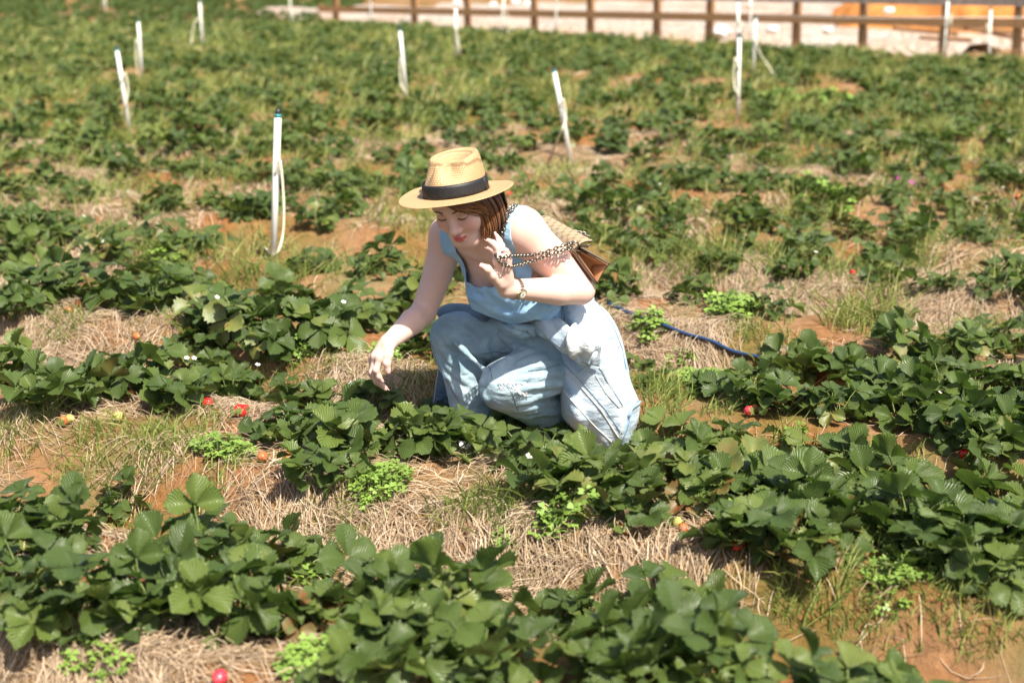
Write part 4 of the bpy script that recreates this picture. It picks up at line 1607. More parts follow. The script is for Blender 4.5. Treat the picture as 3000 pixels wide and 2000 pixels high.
def build_head(F):
    E = lambda c, r, k=0.02, op='add': F.ell(H(*c), r, HRn, k, op)
    C = lambda a, b, ra, rb, k=0.015: F.cap(H(*a), H(*b), ra, rb, k)
    E((0, 0.014, 0.030), (0.073, 0.094, 0.088))
    E((0, -0.045, 0.040), (0.060, 0.048, 0.052), 0.03)
    E((0, -0.034, -0.045), (0.058, 0.056, 0.070), 0.03)
    E((0, -0.064, -0.098), (0.024, 0.022, 0.020), 0.03)
    for s in (-1, 1):
        C((s * 0.052, 0.005, -0.050), (s * 0.020, -0.060, -0.100), 0.020, 0.018, 0.03)
        E((s * 0.037, -0.062, -0.034), (0.026, 0.025, 0.026), 0.02)
        C((s * 0.012, -0.0885, 0.0185), (s * 0.047, -0.0745, 0.020), 0.007, 0.006, 0.014)      # brow ridge
    for s in (-1, 1):
        E((s * 0.031, -0.1005, 0.003), (0.0165, 0.0135, 0.0105), 0.012, 'sub')
        E((s * 0.031, -0.0745, -0.001), (0.0155, 0.0150, 0.0125), 0.006)
    C((0, -0.0865, 0.012), (0, -0.1035, -0.034), 0.0075, 0.0100, 0.012)
    E((0, -0.1055, -0.038), (0.0105, 0.0100, 0.0090), 0.008)
    for s in (-1, 1):
        E((s * 0.0125, -0.0965, -0.0410), (0.0080, 0.0085, 0.0070), 0.006)
        E((s * 0.0065, -0.1020, -0.0475), (0.0034, 0.0042, 0.0030), 0.003, 'sub')
    # lips
    up = [(-0.0225, -0.0830, -0.0660), (-0.0100, -0.0920, -0.0655), (0, -0.0930, -0.0665), (0.0100, -0.0920, -0.0655), (0.0225, -0.0830, -0.0660)]
    lo = [(-0.0215, -0.0825, -0.0675), (-0.0095, -0.0910, -0.0735), (0, -0.0925, -0.0750), (0.0095, -0.0910, -0.0735), (0.0215, -0.0825, -0.0675)]
    for a, b, ra, rb in zip(up[:-1], up[1:], (0.0025, 0.0046, 0.0046, 0.0046), (0.0046, 0.0046, 0.0046, 0.0025)):
        C(a, b, ra, rb, 0.006)
    for a, b, ra, rb in zip(lo[:-1], lo[1:], (0.0025, 0.0055, 0.0058, 0.0055), (0.0055, 0.0058, 0.0055, 0.0025)):
        C(a, b, ra, rb, 0.005)
    C((-0.023, -0.0855, -0.0680), (0, -0.0985, -0.0695), 0.0010, 0.0012, 0.002) if False else None
    F.cap(H(-0.023, -0.0885, -0.0672), H(0, -0.0985, -0.0702), 0.0012, 0.0014, 0.003, 'sub')
    F.cap(H(0, -0.0985, -0.0702), H(0.023, -0.0885, -0.0672), 0.0014, 0.0012, 0.003, 'sub')
    F.cap(H(0, 0.016, -0.055), T(0, 0.0, SPINE * 0.96), 0.051, 0.056, 0.030)


def bounds(pts, m):
    A = np.array([tuple(p) for p in pts])
    return A.min(0) - m, A.max(0) + m


# one skin: coarse body, fine head and hands, cut where they meet
ALLP = [HIP_R, HIP_L, KNEE_R, KNEE_L, SH_R, SH_L, ELB_R, ELB_L, WR_R, WR_L, NECK, P(1390, 1225, 4.14), P(1650, 1230, 4.2)] + R_HAND['palm'] + L_HAND['palm'] + R_HAND['fingers'][2] + L_HAND['fingers'][1] + L_HAND['thumb'] + R_HAND['thumb']
lo, hi = bounds(ALLP, 0.16)
FB = Field(lo, hi, 0.0045)
build_body(FB)
bV, bF = FB.mesh()
bV = relax(bV, bF, 2, 0.4)
HSPLIT = -0.118                                   # head / neck cut, in the head frame


def head_local(V):
    return (V - v3(HO)) @ HRn.T


def plane_of(a, b, t):
    a, b = v3(a), v3(b)
    n = (b - a) / np.linalg.norm(b - a)
    return a + (b - a) * t, n


cuts = [plane_of(ELB_R, WR_R, 0.90), plane_of(ELB_L, WR_L, 0.92)]
hands_d = [R_HAND, L_HAND]
hb = []
for hd in hands_d:
    hb.append(bounds(hd['palm'] + hd['thumb'] + sum(hd['fingers'], []), 0.035))


def g_hand(V, i, ov=0.0):
    c, n = cuts[i]
    d = (V - c) @ n                                # > 0: beyond the wrist
    lo_, hi_ = hb[i]
    inside = ((V > lo_) & (V < hi_)).all(1) if False else (np.linalg.norm(V - v3([R_HAND, L_HAND][i]['palm'][1]), axis=1) < 0.19)
    return np.where(inside, d + ov, -1.0)


V, F_ = bV, bF
g = np.maximum(g_hand(V, 0), g_hand(V, 1))
V, F_ = clip_mesh(V, F_, g)
pieces = [(V, F_)]
for i, hd in enumerate(hands_d):
    wr = (WR_R, WR_L)[i]
    el = (ELB_R, ELB_L)[i]
    lo_, hi_ = bounds(hd['palm'] + hd['thumb'] + sum(hd['fingers'], []) + [wr, el.lerp(wr, 0.85)], 0.03)
    Fh = Field(lo_, hi_, 0.0018)
    Fh.cap(el.lerp(wr, 0.30), wr, (0.037, 0.040)[i], (0.0235, 0.0245)[i], 0)
    build_hand(Fh, hd, wr)
    v, f = Fh.mesh()
    v = relax(v, f, 1, 0.4)
    c, n = cuts[i]
    v, f = clip_mesh(v, f, -((v - c) @ n) - 0.002)
    pieces.append((v, f))
# head
lo_, hi_ = bounds([H(x, y, z) for x in (-.09, .09) for y in (-.125, .12) for z in (-.16, .13)], 0.0)
Fh = Field(lo_, hi_, 0.0019)
build_head(Fh)
hV, hF = Fh.mesh()
hV = relax(hV, hF, 1, 0.35)
L = head_local(hV)
hV, hF = clip_mesh(hV, hF, -(L[:, 2] + 0.14 + 0.0 * L[:, 1]))
pieces.append((hV, hF))
off = 0
Vs, Fs = [], []
for v, f in pieces:
    Vs.append(v); Fs.append(tri(f) + off); off += len(v)
sV, sF = np.concatenate(Vs), np.concatenate(Fs)
body = own(mesh_obj('body', sV, sF, m_skin))
# skin colour: even complexion with flushed cheeks, knees of the hand, painted lips
L = head_local(sV)
base = np.tile(np.array([0.80, 0.545, 0.455]), (len(sV), 1))


def blend(mask, c):
    global base
    m = np.clip(mask, 0, 1)[:, None]
    base = base * (1 - m) + np.array(c) * m


for s in (-1, 1):
    dd = np.linalg.norm((L - np.array([s * 0.040, -0.080, -0.030])) / np.array([0.026, 0.03, 0.022]), axis=1)
    blend(0.55 * np.exp(-dd ** 2), (0.78, 0.34, 0.30))
lipc = np.array([(-0.0225, -0.0830, -0.0665), (-0.0100, -0.0925, -0.0690), (0, -0.0945, -0.0705), (0.0100, -0.0925, -0.0690), (0.0225, -0.0830, -0.0665)])
dm = np.full(len(sV), 9.0)
for a, b in zip(lipc[:-1], lipc[1:]):
    mid_r = lambda q: 0.0105 - 0.0080 * min(1, abs(q) / 0.024) ** 1.5
    t = np.clip(((L - a) @ (b - a)) / ((b - a) @ (b - a)), 0, 1)
    c = a + t[:, None] * (b - a)
    rr_ = 0.0108 - 0.0085 * np.clip(np.abs(c[:, 0]) / 0.024, 0, 1) ** 1.6
    dm = np.minimum(dm, np.linalg.norm(L - c, axis=1) - rr_)
blend(np.clip(-dm / 0.0022 + 0.3, 0, 1) * (L[:, 1] < -0.07), (0.66, 0.13, 0.125))
for s in (-1, 1):                                  # lids tinted browner than the skin
    dd = np.linalg.norm((L - np.array([s * 0.031, -0.088, 0.002])) / np.array([0.016, 0.012, 0.006]), axis=1)
    blend(0.4 * np.exp(-dd ** 2), (0.50, 0.26, 0.18))
for c_, w_, s_ in [(ELB_L, 0.045, 0.5), (ELB_R, 0.045, 0.4), (SH_L, 0.05, 0.15)] + [(q, 0.012, 0.45) for hd in (R_HAND, L_HAND) for fg in hd['fingers'] for q in (fg[1], fg[3])] + [(hd['thumb'][3], 0.014, 0.5) for hd in (R_HAND, L_HAND)]:
    blend(s_ * np.exp(-(np.linalg.norm(sV - v3(c_), axis=1) / w_) ** 2), (0.80, 0.42, 0.36))
ca = body.data.attributes.new('skin_col', 'FLOAT_COLOR', 'POINT')
ca.data.foreach_set('color', np.c_[base, np.ones(len(base))].astype(np.float32).ravel())
bvh_skin = bvh_of(sV, sF)
bvh_head = bvh_of(hV, hF)


def on_face(x, z, lift=0.0006):
    o_ = H(x, -0.20, z)
    loc, nrm, _, _ = bvh_head.ray_cast(o_, HR @ Vector((0, 1, 0)))
    if loc is None:
        loc, nrm, _, _ = bvh_head.find_nearest(o_)
    return loc + (HR @ Vector((0, -1, 0))) * lift


for s in (-1, 1):
    mb = MB()
    pts = [on_face(s * x, z) for x, z in ((0.014, 0.0190), (0.022, 0.0215), (0.032, 0.0225), (0.042, 0.0195), (0.050, 0.0145))]
    mb.tube(catmull(pts, 3), [0.0024, 0.0029, 0.0032, 0.0034, 0.0034, 0.0034, 0.0032, 0.0029, 0.0026, 0.0022, 0.0018, 0.0013, 0.0008], 6, flat=0.5)
    own(mb.build('eyebrow', m_brow))
    mb = MB()
    pts = [on_face(s * x, z, 0.0006) for x, z in ((0.0165, -0.0050), (0.023, -0.0075), (0.031, -0.0085), (0.039, -0.0072), (0.0475, -0.0035))]
    mb.tube(catmull(pts, 3), [0.0007, 0.0010, 0.0014, 0.0015, 0.0016, 0.0016, 0.0016, 0.0016, 0.0016, 0.0016, 0.0015, 0.0013, 0.0009], 5)
    for q in range(9):
        a = catmull(pts, 3)[2 + q]
        d = HR @ Vector((s * (q - 3) * 0.0006, -0.0035, -0.0045))
        mb.tube([a, a + d * 0.6, a + d + HR @ Vector((0, -0.0012, 0.0012))], [0.0005, 0.0004, 0.0002], 3)
    own(mb.build('eyelashes', m_brow))
    mb = MB()                                     # dark line painted as the shade in the crease above the lid
    pts = [on_face(s * x, z, 0.0001) for x, z in ((0.018, 0.0035), (0.025, 0.0065), (0.033, 0.0068), (0.042, 0.0045))]
    mb.tube(catmull(pts, 3), 0.0005, 4)
    own(mb.build('eyelid_crease_shade', simple_mat('lid_crease_shade', (0.34, 0.17, 0.12), 0.6)))

# nails
for hd, mats in ((R_HAND, 0), (L_HAND, 1)):
    for i, pts in enumerate(hd['fingers'] + [hd['thumb']]):
        a, b = pts[-2], pts[-1]
        d = (b - a).normalized()
        toc = (CAMV - b).normalized()
        out_ = (a - pts[-3])
        bendn = (d.cross((pts[-2] - pts[-3]).normalized())).cross(d)
        n = -bendn if bendn.length > 1e-4 else toc
        n = n.normalized() if n.length > 1e-6 else toc
        if i == 4:
            n = (toc - d * toc.dot(d)).normalized()
        n = (n - d * n.dot(d)).normalized()
        sd = d.cross(n).normalized()
        r_ = 0.0062 if i != 4 else 0.0080
        w = 0.0045 if i != 4 else 0.0068
        c = b + n * (r_ * 0.86)
        mb = MB()
        vs, fs = [], []
        for q in range(4):
            t = q / 3
            for k in range(-2, 3):
                s_ = k / 2
                vs.append(c + d * (-0.007 + 0.0175 * t) + sd * (w * s_ * (1 - 0.28 * t * t)) + n * (-0.0022 * s_ * s_ - 0.0012 * t * t + 0.0006))
        for q in range(3):
            for k in range(4):
                fs.append((q * 5 + k, q * 5 + k + 1, q * 5 + k + 6, q * 5 + k + 5))
        mb.add(vs, fs)
        o = own(mb.build('fingernail', m_nail))
        sm = o.modifiers.new('thick', 'SOLIDIFY'); sm.thickness = 0.0007
# ------------------------------------------------------------------ jeans
def field_for(pts, m, h):
    lo_, hi_ = bounds(pts, m)
    return Field(lo_, hi_, h)


HEM_R, HEM_L = P(1392, 1222, 4.14), P(1655, 1235, 4.20)


def build_jeans(F):
    F.ell(T(0, 0.0, 0.0), (0.178, 0.135, 0.13), TR, 0.05)
    F.ell(T(0, 0.008, 0.12), (0.152, 0.122, 0.10), TR, 0.05)
    F.chain([HIP_R, HIP_R.lerp(KNEE_R, 0.55), KNEE_R], [0.108, 0.090, 0.073], 0.05)
    F.chain([KNEE_R, KNEE_R.lerp(HEM_R, 0.5), HEM_R], [0.072, 0.064, 0.070], 0.015)
    F.chain([HIP_L, HIP_L.lerp(KNEE_L, 0.55), KNEE_L], [0.108, 0.086, 0.072], 0.04)
    F.chain([KNEE_L, KNEE_L.lerp(HEM_L, 0.5), HEM_L], [0.070, 0.066, 0.066], 0.015)


JP = [HIP_R, HIP_L, KNEE_R, KNEE_L, HEM_R, HEM_L, PEL]
F0 = field_for(JP, 0.20, 0.007)
build_jeans(F0)
jv, jf = F0.mesh()
bvh0 = bvh_of(jv, jf)
JF = field_for(JP, 0.20, 0.0042)
build_jeans(JF)
FOLDS = [  # (pixel polyline, ridge radius, sink)
    ([(1284, 968), (1318, 1002), (1394, 1032), (1440, 1048)], 0.011, 0.004),
    ([(1275, 985), (1300, 1030), (1350, 1080), (1385, 1110)], 0.012, 0.006),
    ([(1330, 1000), (1365, 1024), (1400, 1040)], 0.008, 0.002),
    ([(1268, 1020), (1300, 1085), (1340, 1140), (1385, 1170)], 0.010, 0.004),
    ([(1440, 975), (1420, 1010), (1440, 1060)], 0.010, 0.004),
    ([(1350, 930), (1430, 950), (1500, 985)], 0.011, 0.006),
    ([(1400, 925), (1480, 955), (1560, 1000)], 0.010, 0.004),
    ([(1480, 965), (1500, 1010), (1560, 1030)], 0.009, 0.003),
    ([(1560, 1024), (1510, 1042), (1465, 1075)], 0.011, 0.004),
    ([(1640, 1060), (1560, 1075), (1480, 1098)], 0.011, 0.004),
    ([(1640, 1092), (1580, 1105), (1500, 1110)], 0.009, 0.003),
    ([(1645, 1128), (1560, 1132), (1470, 1150)], 0.011, 0.004),
    ([(1640, 1150), (1580, 1160), (1510, 1188)], 0.009, 0.002),
    ([(1640, 1180), (1560, 1190), (1500, 1208)], 0.010, 0.004),
    ([(1640, 1210), (1580, 1215), (1540, 1225)], 0.009, 0.003),
    ([(1415, 1100), (1410, 1140), (1430, 1180)], 0.010, 0.005),
    ([(1262, 960), (1290, 935), (1340, 925)], 0.010, 0.004),
    ([(1300, 945), (1350, 960), (1400, 990)], 0.009, 0.004),
    ([(1300, 1060), (1345, 1105), (1395, 1135)], 0.009, 0.004),
    ([(1320, 1130), (1355, 1165), (1395, 1190)], 0.009, 0.004),
    ([(1500, 1048), (1470, 1062), (1440, 1090)], 0.008, 0.004),
    ([(1600, 1040), (1550, 1052), (1510, 1068)], 0.008, 0.004),
    ([(1620, 1200), (1560, 1203), (1530, 1212)], 0.008, 0.004),
]
for pts, r_, sink in FOLDS:
    w = px_line(bvh0, pts, -r_ * 0.35, 14)
    n = len(w)
    for i in range(n - 1):
        s0 = math.sin(math.pi * (i + 0.3) / (n + 0.0)) ** 0.5
        s1 = math.sin(math.pi * min(n - 0.7, i + 1.3) / n) ** 0.5
        JF.cap(w[i], w[i + 1], r_ * (0.25 + 0.75 * s0), r_ * (0.25 + 0.75 * s1), 0.010)
jV, jF = JF.mesh()
jV = relax(jV, jF, 2, 0.4)
# fine crumple over the whole cloth
nrmv = np.zeros_like(jV)
tf = tri(jF)
fn_ = np.cross(jV[tf[:, 1]] - jV[tf[:, 0]], jV[tf[:, 2]] - jV[tf[:, 0]])
for k in range(3):
    for c in range(3):
        nrmv[:, c] += np.bincount(tf[:, k], fn_[:, c], len(jV))
nrmv /= np.linalg.norm(nrmv, axis=1, keepdims=True) + 1e-12
amp = np.array([mnoise.noise(Vector(p) * 14) * 0.005 + mnoise.noise(Vector((p[0] * 30, p[1] * 30, p[2] * 55))) * 0.0022 for p in jV])
jV = jV + nrmv * amp[:, None]
loc = (jV - v3(PEL)) @ TR.T
near_w = np.linalg.norm((loc - np.array([0, -0.01, 0.23])) / np.array([0.170, 0.140, 0.10]), axis=1)
g = np.where(near_w < 1.0, loc[:, 2] - 0.185, -1.0)                     # waist opening, under the top
jV, jF = clip_mesh(jV, jF, g)
for hem, knee in ((HEM_R, KNEE_R), (HEM_L, KNEE_L)):                    # trouser hems, open at the ankle
    n = v3((hem - knee).normalized())
    dd = (jV - v3(hem)) @ n - 0.012
    near = np.linalg.norm(jV - v3(hem), axis=1) < 0.12
    jV, jF = clip_mesh(jV, jF, np.where(near, dd, -1.0))
jeans = own(mesh_obj('jeans', jV, jF, m_jeans))
jeans['label'] = 'baggy light-wash blue jeans with a frayed rip at the knee'
sm = jeans.modifiers.new('cloth', 'SOLIDIFY'); sm.thickness = 0.003; sm.offset = -1
bvh_j = bvh_of(jV, jF)
for pts in [[(1260, 985), (1275, 1045), (1300, 1100), (1345, 1180)], [(1410, 1036), (1450, 1030), (1500, 1036)], [(1425, 1060), (1438, 1085), (1442, 1110)], [(1548, 1085), (1600, 1078), (1640, 1066)], [(1502, 1150), (1510, 1180), (1520, 1210)], [(1560, 1088), (1545, 1120)]]:
    own(seam(bvh_j, pts, m_stitch, None, 0.0011), jeans).matrix_parent_inverse = Matrix.Identity(4)
for o in []:
    o.matrix_parent_inverse = Matrix.Translation(-person.location) @ Matrix.Identity(4)
    o.matrix_parent_inverse = jeans.matrix_parent_inverse.inverted() @ jeans.matrix_parent_inverse
# the rip: a dark blue patch on the knee with pale threads across it
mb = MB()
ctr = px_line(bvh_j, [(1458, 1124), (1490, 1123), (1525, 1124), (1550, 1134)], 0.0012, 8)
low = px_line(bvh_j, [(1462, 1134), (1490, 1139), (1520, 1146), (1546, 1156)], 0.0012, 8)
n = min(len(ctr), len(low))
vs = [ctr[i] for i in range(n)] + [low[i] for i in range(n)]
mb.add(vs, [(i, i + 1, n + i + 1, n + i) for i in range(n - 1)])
rip = own(mb.build('rip', simple_mat('rip_blue_denim', (0.16, 0.27, 0.36), 0.9, var=0.5, scale=200)), jeans)
rip.matrix_parent_inverse = Matrix.Identity(4)
mb = MB()
r_ = random.Random(4)
for i in range(150):
    q = r_.random() * (n - 1.01)
    a = ctr[int(q)].lerp(ctr[int(q) + 1], q % 1)
    b_ = low[int(q)].lerp(low[int(q) + 1], q % 1)
    s = r_.choice((0, 1, 1))
    st = (b_ if s else a)
    en = st.lerp(a if s else b_, r_.uniform(0.2, 0.8)) if r_.random() < 0.5 else st + Vector((r_.uniform(-.006, .006), -0.002, r_.uniform(-.011, -.002) * (1 if s else -0.7)))
    m_ = st.lerp(en, 0.5) + Vector((r_.uniform(-.003, .003), -0.003, r_.uniform(-.002, .003)))
    mb.tube([st, m_, en], [0.0010, 0.0009, 0.0005], 3)
fr = own(mb.build('frayed_threads', m_thread), jeans)
fr.matrix_parent_inverse = Matrix.Identity(4)

# ------------------------------------------------------------------ blouse
def build_blouse(F):
    F.ell(T(0, 0.004, SPINE * 0.70), (0.160, 0.110, 0.160), TR, 0.03)
    F.ell(T(0, 0.012, SPINE * 0.38), (0.148, 0.116, 0.16), TR, 0.05)
    F.ell(T(0, 0.010, SPINE * 0.12), (0.168, 0.136, 0.12), TR, 0.05)
    F.cap(SH_R.lerp(NECK, 0.15), SH_L.lerp(NECK, 0.15), 0.0585, 0.0585, 0.04)
    F.cap(T(0, 0.01, SPINE * 0.97), SH_R, 0.051, 0.053, 0.04)
    F.cap(T(0, 0.01, SPINE * 0.97), SH_L, 0.051, 0.057, 0.04)
    for s in (-1, 1):
        F.ell(T(s * 0.066, 0.080, SPINE * 0.57), (0.070, 0.060, 0.075), TR, 0.05)
    # the loose front hangs away from the body
    F.ell(T(-0.02, 0.075, SPINE * 0.36), (0.115, 0.062, 0.10), TR, 0.05)


BP = [SH_R, SH_L, NECK, PEL, T(0.18, 0.1, 0), T(-0.18, 0.1, 0)]
F0 = field_for(BP, 0.12, 0.007)
build_blouse(F0)
bvh0 = bvh_of(*F0.mesh())
BF = field_for(BP, 0.12, 0.004)
build_blouse(BF)
for pts, r_ in [([(1330, 850), (1380, 868), (1440, 880)], 0.010), ([(1360, 800), (1420, 850), (1450, 900)], 0.009), ([(1420, 905), (1500, 925), (1570, 905)], 0.010), ([(1390, 875), (1450, 905), (1520, 930)], 0.010),
                ([(1600, 885), (1560, 920), (1530, 940)], 0.008), ([(1620, 895), (1580, 925), (1555, 945)], 0.008), ([(1640, 905), (1605, 930), (1590, 945)], 0.008), ([(1500, 800), (1540, 812), (1600, 806)], 0.008),
                ([(1500, 780), (1530, 800), (1580, 830)], 0.007), ([(1310, 790), (1340, 815), (1400, 830)], 0.008), ([(1290, 720), (1310, 780), (1330, 820)], 0.007), ([(1480, 880), (1440, 850), (1430, 820)], 0.009)]:
    w = px_line(bvh0, pts, -r_ * 0.40, 14)
    for i in range(len(w) - 1):
        q0, q1 = (math.sin(math.pi * (i + t_ + 0.3) / (len(w) + 0.0)) ** 0.5 if 0 < (i + t_ + 0.3) < len(w) else 0.1 for t_ in (0, 1))
        BF.cap(w[i], w[i + 1], r_ * (0.2 + 0.75 * q0), r_ * (0.2 + 0.75 * q1), 0.013)
V, F_ = BF.mesh()
V = relax(V, F_, 3, 0.4)
loc = (V - v3(PEL)) @ TR.T
la, fa, aa = loc[:, 0], loc[:, 1], loc[:, 2]
L_SH = abs((SH_L - PEL).dot(ax_l)); R_SH = abs((SH_R - PEL).dot(ax_l))
print('torso', SPINE, 'shoulders', L_SH, R_SH, (SH_L - PEL).dot(ax_a), (SH_R - PEL).dot(ax_a), (SH_L - PEL).dot(ax_f))
# neckline: wide square scoop in front, shallower behind
half = 0.088 + 0.006 * np.clip((SPINE * 0.98 - aa) / (SPINE * 0.3), 0, 1)
bottom = np.where(fa > 0.0, SPINE * 0.765, SPINE * 0.92)
neck_cut = np.minimum(half - np.abs(la - 0.0), aa - bottom) / 1.0
side_cut = np.where(aa > SPINE * 0.70, np.maximum(la - 0.130, -0.140 - la), -1.0)
rel = V - np.array([0, 0, CAM_Z])
depth = rel[:, 1] * CP - rel[:, 2] * SP
hx = 1500 + FPX * rel[:, 0] / depth
hy = 1000 - FPX * (rel[:, 1] * SP + rel[:, 2] * CP) / depth
line_y = np.interp(hx, [1300, 1370, 1430, 1500, 1540, 1570, 1610, 1650, 1700, 1760], [905, 900, 926, 950, 944, 936, 942, 950, 940, 930])
hem = np.where(fa > -0.03, (hy - line_y) * 0.00095, -aa + 0.05)          # hem read off the photograph in front, level behind
g = np.maximum(np.maximum(neck_cut, side_cut), hem)
V, F_ = clip_mesh(V, F_, g)
blouse = own(mesh_obj('blouse', V, F_, m_blouse))
blouse['label'] = 'light blue sleeveless cotton top with a wide square neckline'
sm = blouse.modifiers.new('cloth', 'SOLIDIFY'); sm.thickness = 0.0025; sm.offset = -1
bvh_b = bvh_of(V, F_)


def sub(o, par):
    """sub-part: keeps its world place under a part that sits at the world origin of the person"""
    o.parent = par
    o.matrix_parent_inverse = Matrix.Identity(4)
    return o


# ------------------------------------------------------------------ denim jacket tied round the waist
def loft(secs, n=44, m=6, fold=None, power=2.3):
    """secs: (py, left px, right px, Y centre, half depth) -> closed drape"""
    rows = []
    S = [Vector((s[1], s[2], s[0])) for s in secs]
    D = [Vector((s[3], s[4], 0)) for s in secs]
    S, D = catmull(S, m), catmull(D, m)
    for i, (s, d) in enumerate(zip(S, D)):
        l, r_, y = s
        cx, hw = (l + r_) / 2, (r_ - l) / 2
        for k in range(n):
            a = 2 * math.pi * k / n
            c, s_ = math.cos(a), math.sin(a)
            ex = math.copysign(abs(c) ** (2 / power), c)
            ey = math.copysign(abs(s_) ** (2 / power), s_)
            px = cx + hw * ex
            Y = d.x - d.y * ey
            f_ = fold(px, y, a) if fold else 0
            rows.append(P(px, y, Y - f_))
    nn = len(S)
    F = [(i * n + k, (i + 1) * n + k, (i + 1) * n + (k + 1) % n, i * n + (k + 1) % n) for i in range(nn - 1) for k in range(n)]
    F += [tuple(range(n)), tuple(range((nn - 1) * n, nn * n))[::-1]]
    return rows, F


def jfold(px, py, a):
    q = (px - 1640) * 0.9 - (py - 900) * 0.42
    f_ = 0.009 * math.sin(q * 0.055) + 0.006 * math.sin(q * 0.11 + py * 0.02) + 0.012 * mnoise.noise(Vector((px * 0.02, py * 0.012, 3)))
    f_ += 0.010 * math.exp(-((px - (1700 + (py - 1000) * 0.35)) / 18) ** 2) * (1 if py > 1010 else 0)
    return f_ * (1 if math.sin(a) > 0 else 0.2)


secs = [(862, 1618, 1722, 4.12, 0.080), (880, 1604, 1742, 4.11, 0.105), (920, 1600, 1786, 4.11, 0.130), (980, 1618, 1818, 4.10, 0.145), (1060, 1636, 1838, 4.09, 0.150), (1120, 1640, 1850, 4.08, 0.145), (1180, 1642, 1874, 4.06, 0.135),
        (1225, 1648, 1872, 4.05, 0.125), (1265, 1690, 1863, 4.04, 0.105), (1295, 1735, 1852, 4.03, 0.085), (1318, 1775, 1838, 4.02, 0.060), (1326, 1800, 1826, 4.01, 0.03)]
rows, F_ = loft(secs, fold=jfold)
mb = MB().add(rows, F_)
jacket = own(mb.build('denim_jacket', m_jacket))
jacket['label'] = 'bleached denim jacket knotted round the hips, hanging to the ground'
ss = jacket.modifiers.new('smooth', 'SUBSURF'); ss.levels = ss.render_levels = 1
bvh_jk = BVHTree.FromPolygons([tuple(p) for p in rows], F_)
for pts, mm, r_ in [([(1745, 880), (1795, 950), (1822, 1020), (1834, 1080)], m_stitch, 0.0016), ([(1738, 884), (1786, 950), (1812, 1020)], m_stitch2, 0.001),
                    ([(1648, 1075), (1700, 1130), (1760, 1200), (1815, 1285)], m_stitch2, 0.0022), ([(1655, 1068), (1708, 1122), (1770, 1195), (1822, 1270)], m_stitch, 0.0012), ([(1640, 1130), (1690, 1190), (1745, 1250), (1800, 1302)], m_stitch2, 0.0018),
                    ([(1757, 1075), (1790, 1135), (1825, 1190), (1812, 1192), (1775, 1150), (1745, 1098)], m_stitch2, 0.0014), ([(1762, 1082), (1795, 1140), (1822, 1186)], m_stitch, 0.0018),
                    ([(1868, 1175), (1850, 1200), (1835, 1260), (1815, 1312)], m_stitch, 0.0026), ([(1860, 1168), (1838, 1196), (1824, 1250), (1802, 1310)], m_stitch2, 0.0018),
                    ([(1648, 890), (1656, 925), (1650, 950)], m_stitch, 0.0026), ([(1634, 890), (1640, 925)], m_stitch, 0.0022), ([(1642, 1060), (1648, 1090), (1640, 1110)], m_stitch, 0.0014), ([(1770, 1010), (1800, 1060), (1830, 1130)], m_stitch2, 0.0010)]:
    sub(seam(bvh_jk, pts, mm, None, r_), jacket)
# blue bleached-edge tab at the cuff corner
mb = MB()
tab = px_line(bvh_jk, [(1872, 1176), (1846, 1196), (1838, 1220)], 0.003, 10)
mb.tube(tab, 0.007, 6, flat=0.4)
sub(mb.build('adjuster_tab', cloth_mat('tab_denim', (0.20, 0.36, 0.52), (0.45, 0.58, 0.68), blotch=60)), jacket)


# sleeve hanging forward over the hip with its cuff turned up
def tube_loft(cs, n=22, wob=0.0, seed=1):
    """cs: (point, radius a (in image plane), radius b (depth))"""
    pts = catmull([c[0] for c in cs], 5)
    ra = catmull([Vector((c[1], c[2], 0)) for c in cs], 5)
    vs = []
    for i, p in enumerate(pts):
        t = (pts[min(i + 1, len(pts) - 1)] - pts[max(0, i - 1)]).normalized()
        u_ = t.cross(Vector((0, 1, 0))).normalized()
        w = u_.cross(t).normalized()
        for k in range(n):
            a = 2 * math.pi * k / n
            f_ = 1 + wob * math.sin(3 * a + i * 0.7 + seed) + wob * 0.7 * mnoise.noise(Vector((math.cos(a) * 2, math.sin(a) * 2, i * 0.4 + seed * 5)))
            vs.append(p + u_ * (math.cos(a) * ra[i].x * f_) + w * (math.sin(a) * ra[i].y * f_))
    F = [(i * n + k, i * n + (k + 1) % n, (i + 1) * n + (k + 1) % n, (i + 1) * n + k) for i in range(len(pts) - 1) for k in range(n)]
    return vs, F


v_, f_ = tube_loft([(P(1560, 938, 4.03), 0.016, 0.016), (P(1590, 952, 3.98), 0.030, 0.022), (P(1630, 972, 3.95), 0.034, 0.026), (P(1672, 998, 3.925), 0.038, 0.032), (P(1706, 1022, 3.915), 0.038, 0.034), (P(1738, 1044, 3.915), 0.036, 0.032)], wob=0.20)
sl = sub(MB().add(v_, f_).build('sleeve', m_jacket), jacket)
sm = sl.modifiers.new('cloth', 'SOLIDIFY'); sm.thickness = 0.003
ss = sl.modifiers.new('smooth', 'SUBSURF'); ss.levels = ss.render_levels = 1
v_, f_ = tube_loft([(P(1676, 982, 3.915), 0.040, 0.036), (P(1690, 992, 3.905), 0.048, 0.044), (P(1712, 1006, 3.90), 0.048, 0.044), (P(1726, 1016, 3.905), 0.040, 0.036)], wob=0.26, seed=4)
# turned-up cuff shows the pale wrong side, only over the top half
vv, ff = [Vector(p) for p in v_], f_
cf = sub(MB().add(vv, ff).build('turned_up_cuff', m_lining), jacket)
sm = cf.modifiers.new('cloth', 'SOLIDIFY'); sm.thickness = 0.004
ss = cf.modifiers.new('smooth', 'SUBSURF'); ss.levels = ss.render_levels = 1
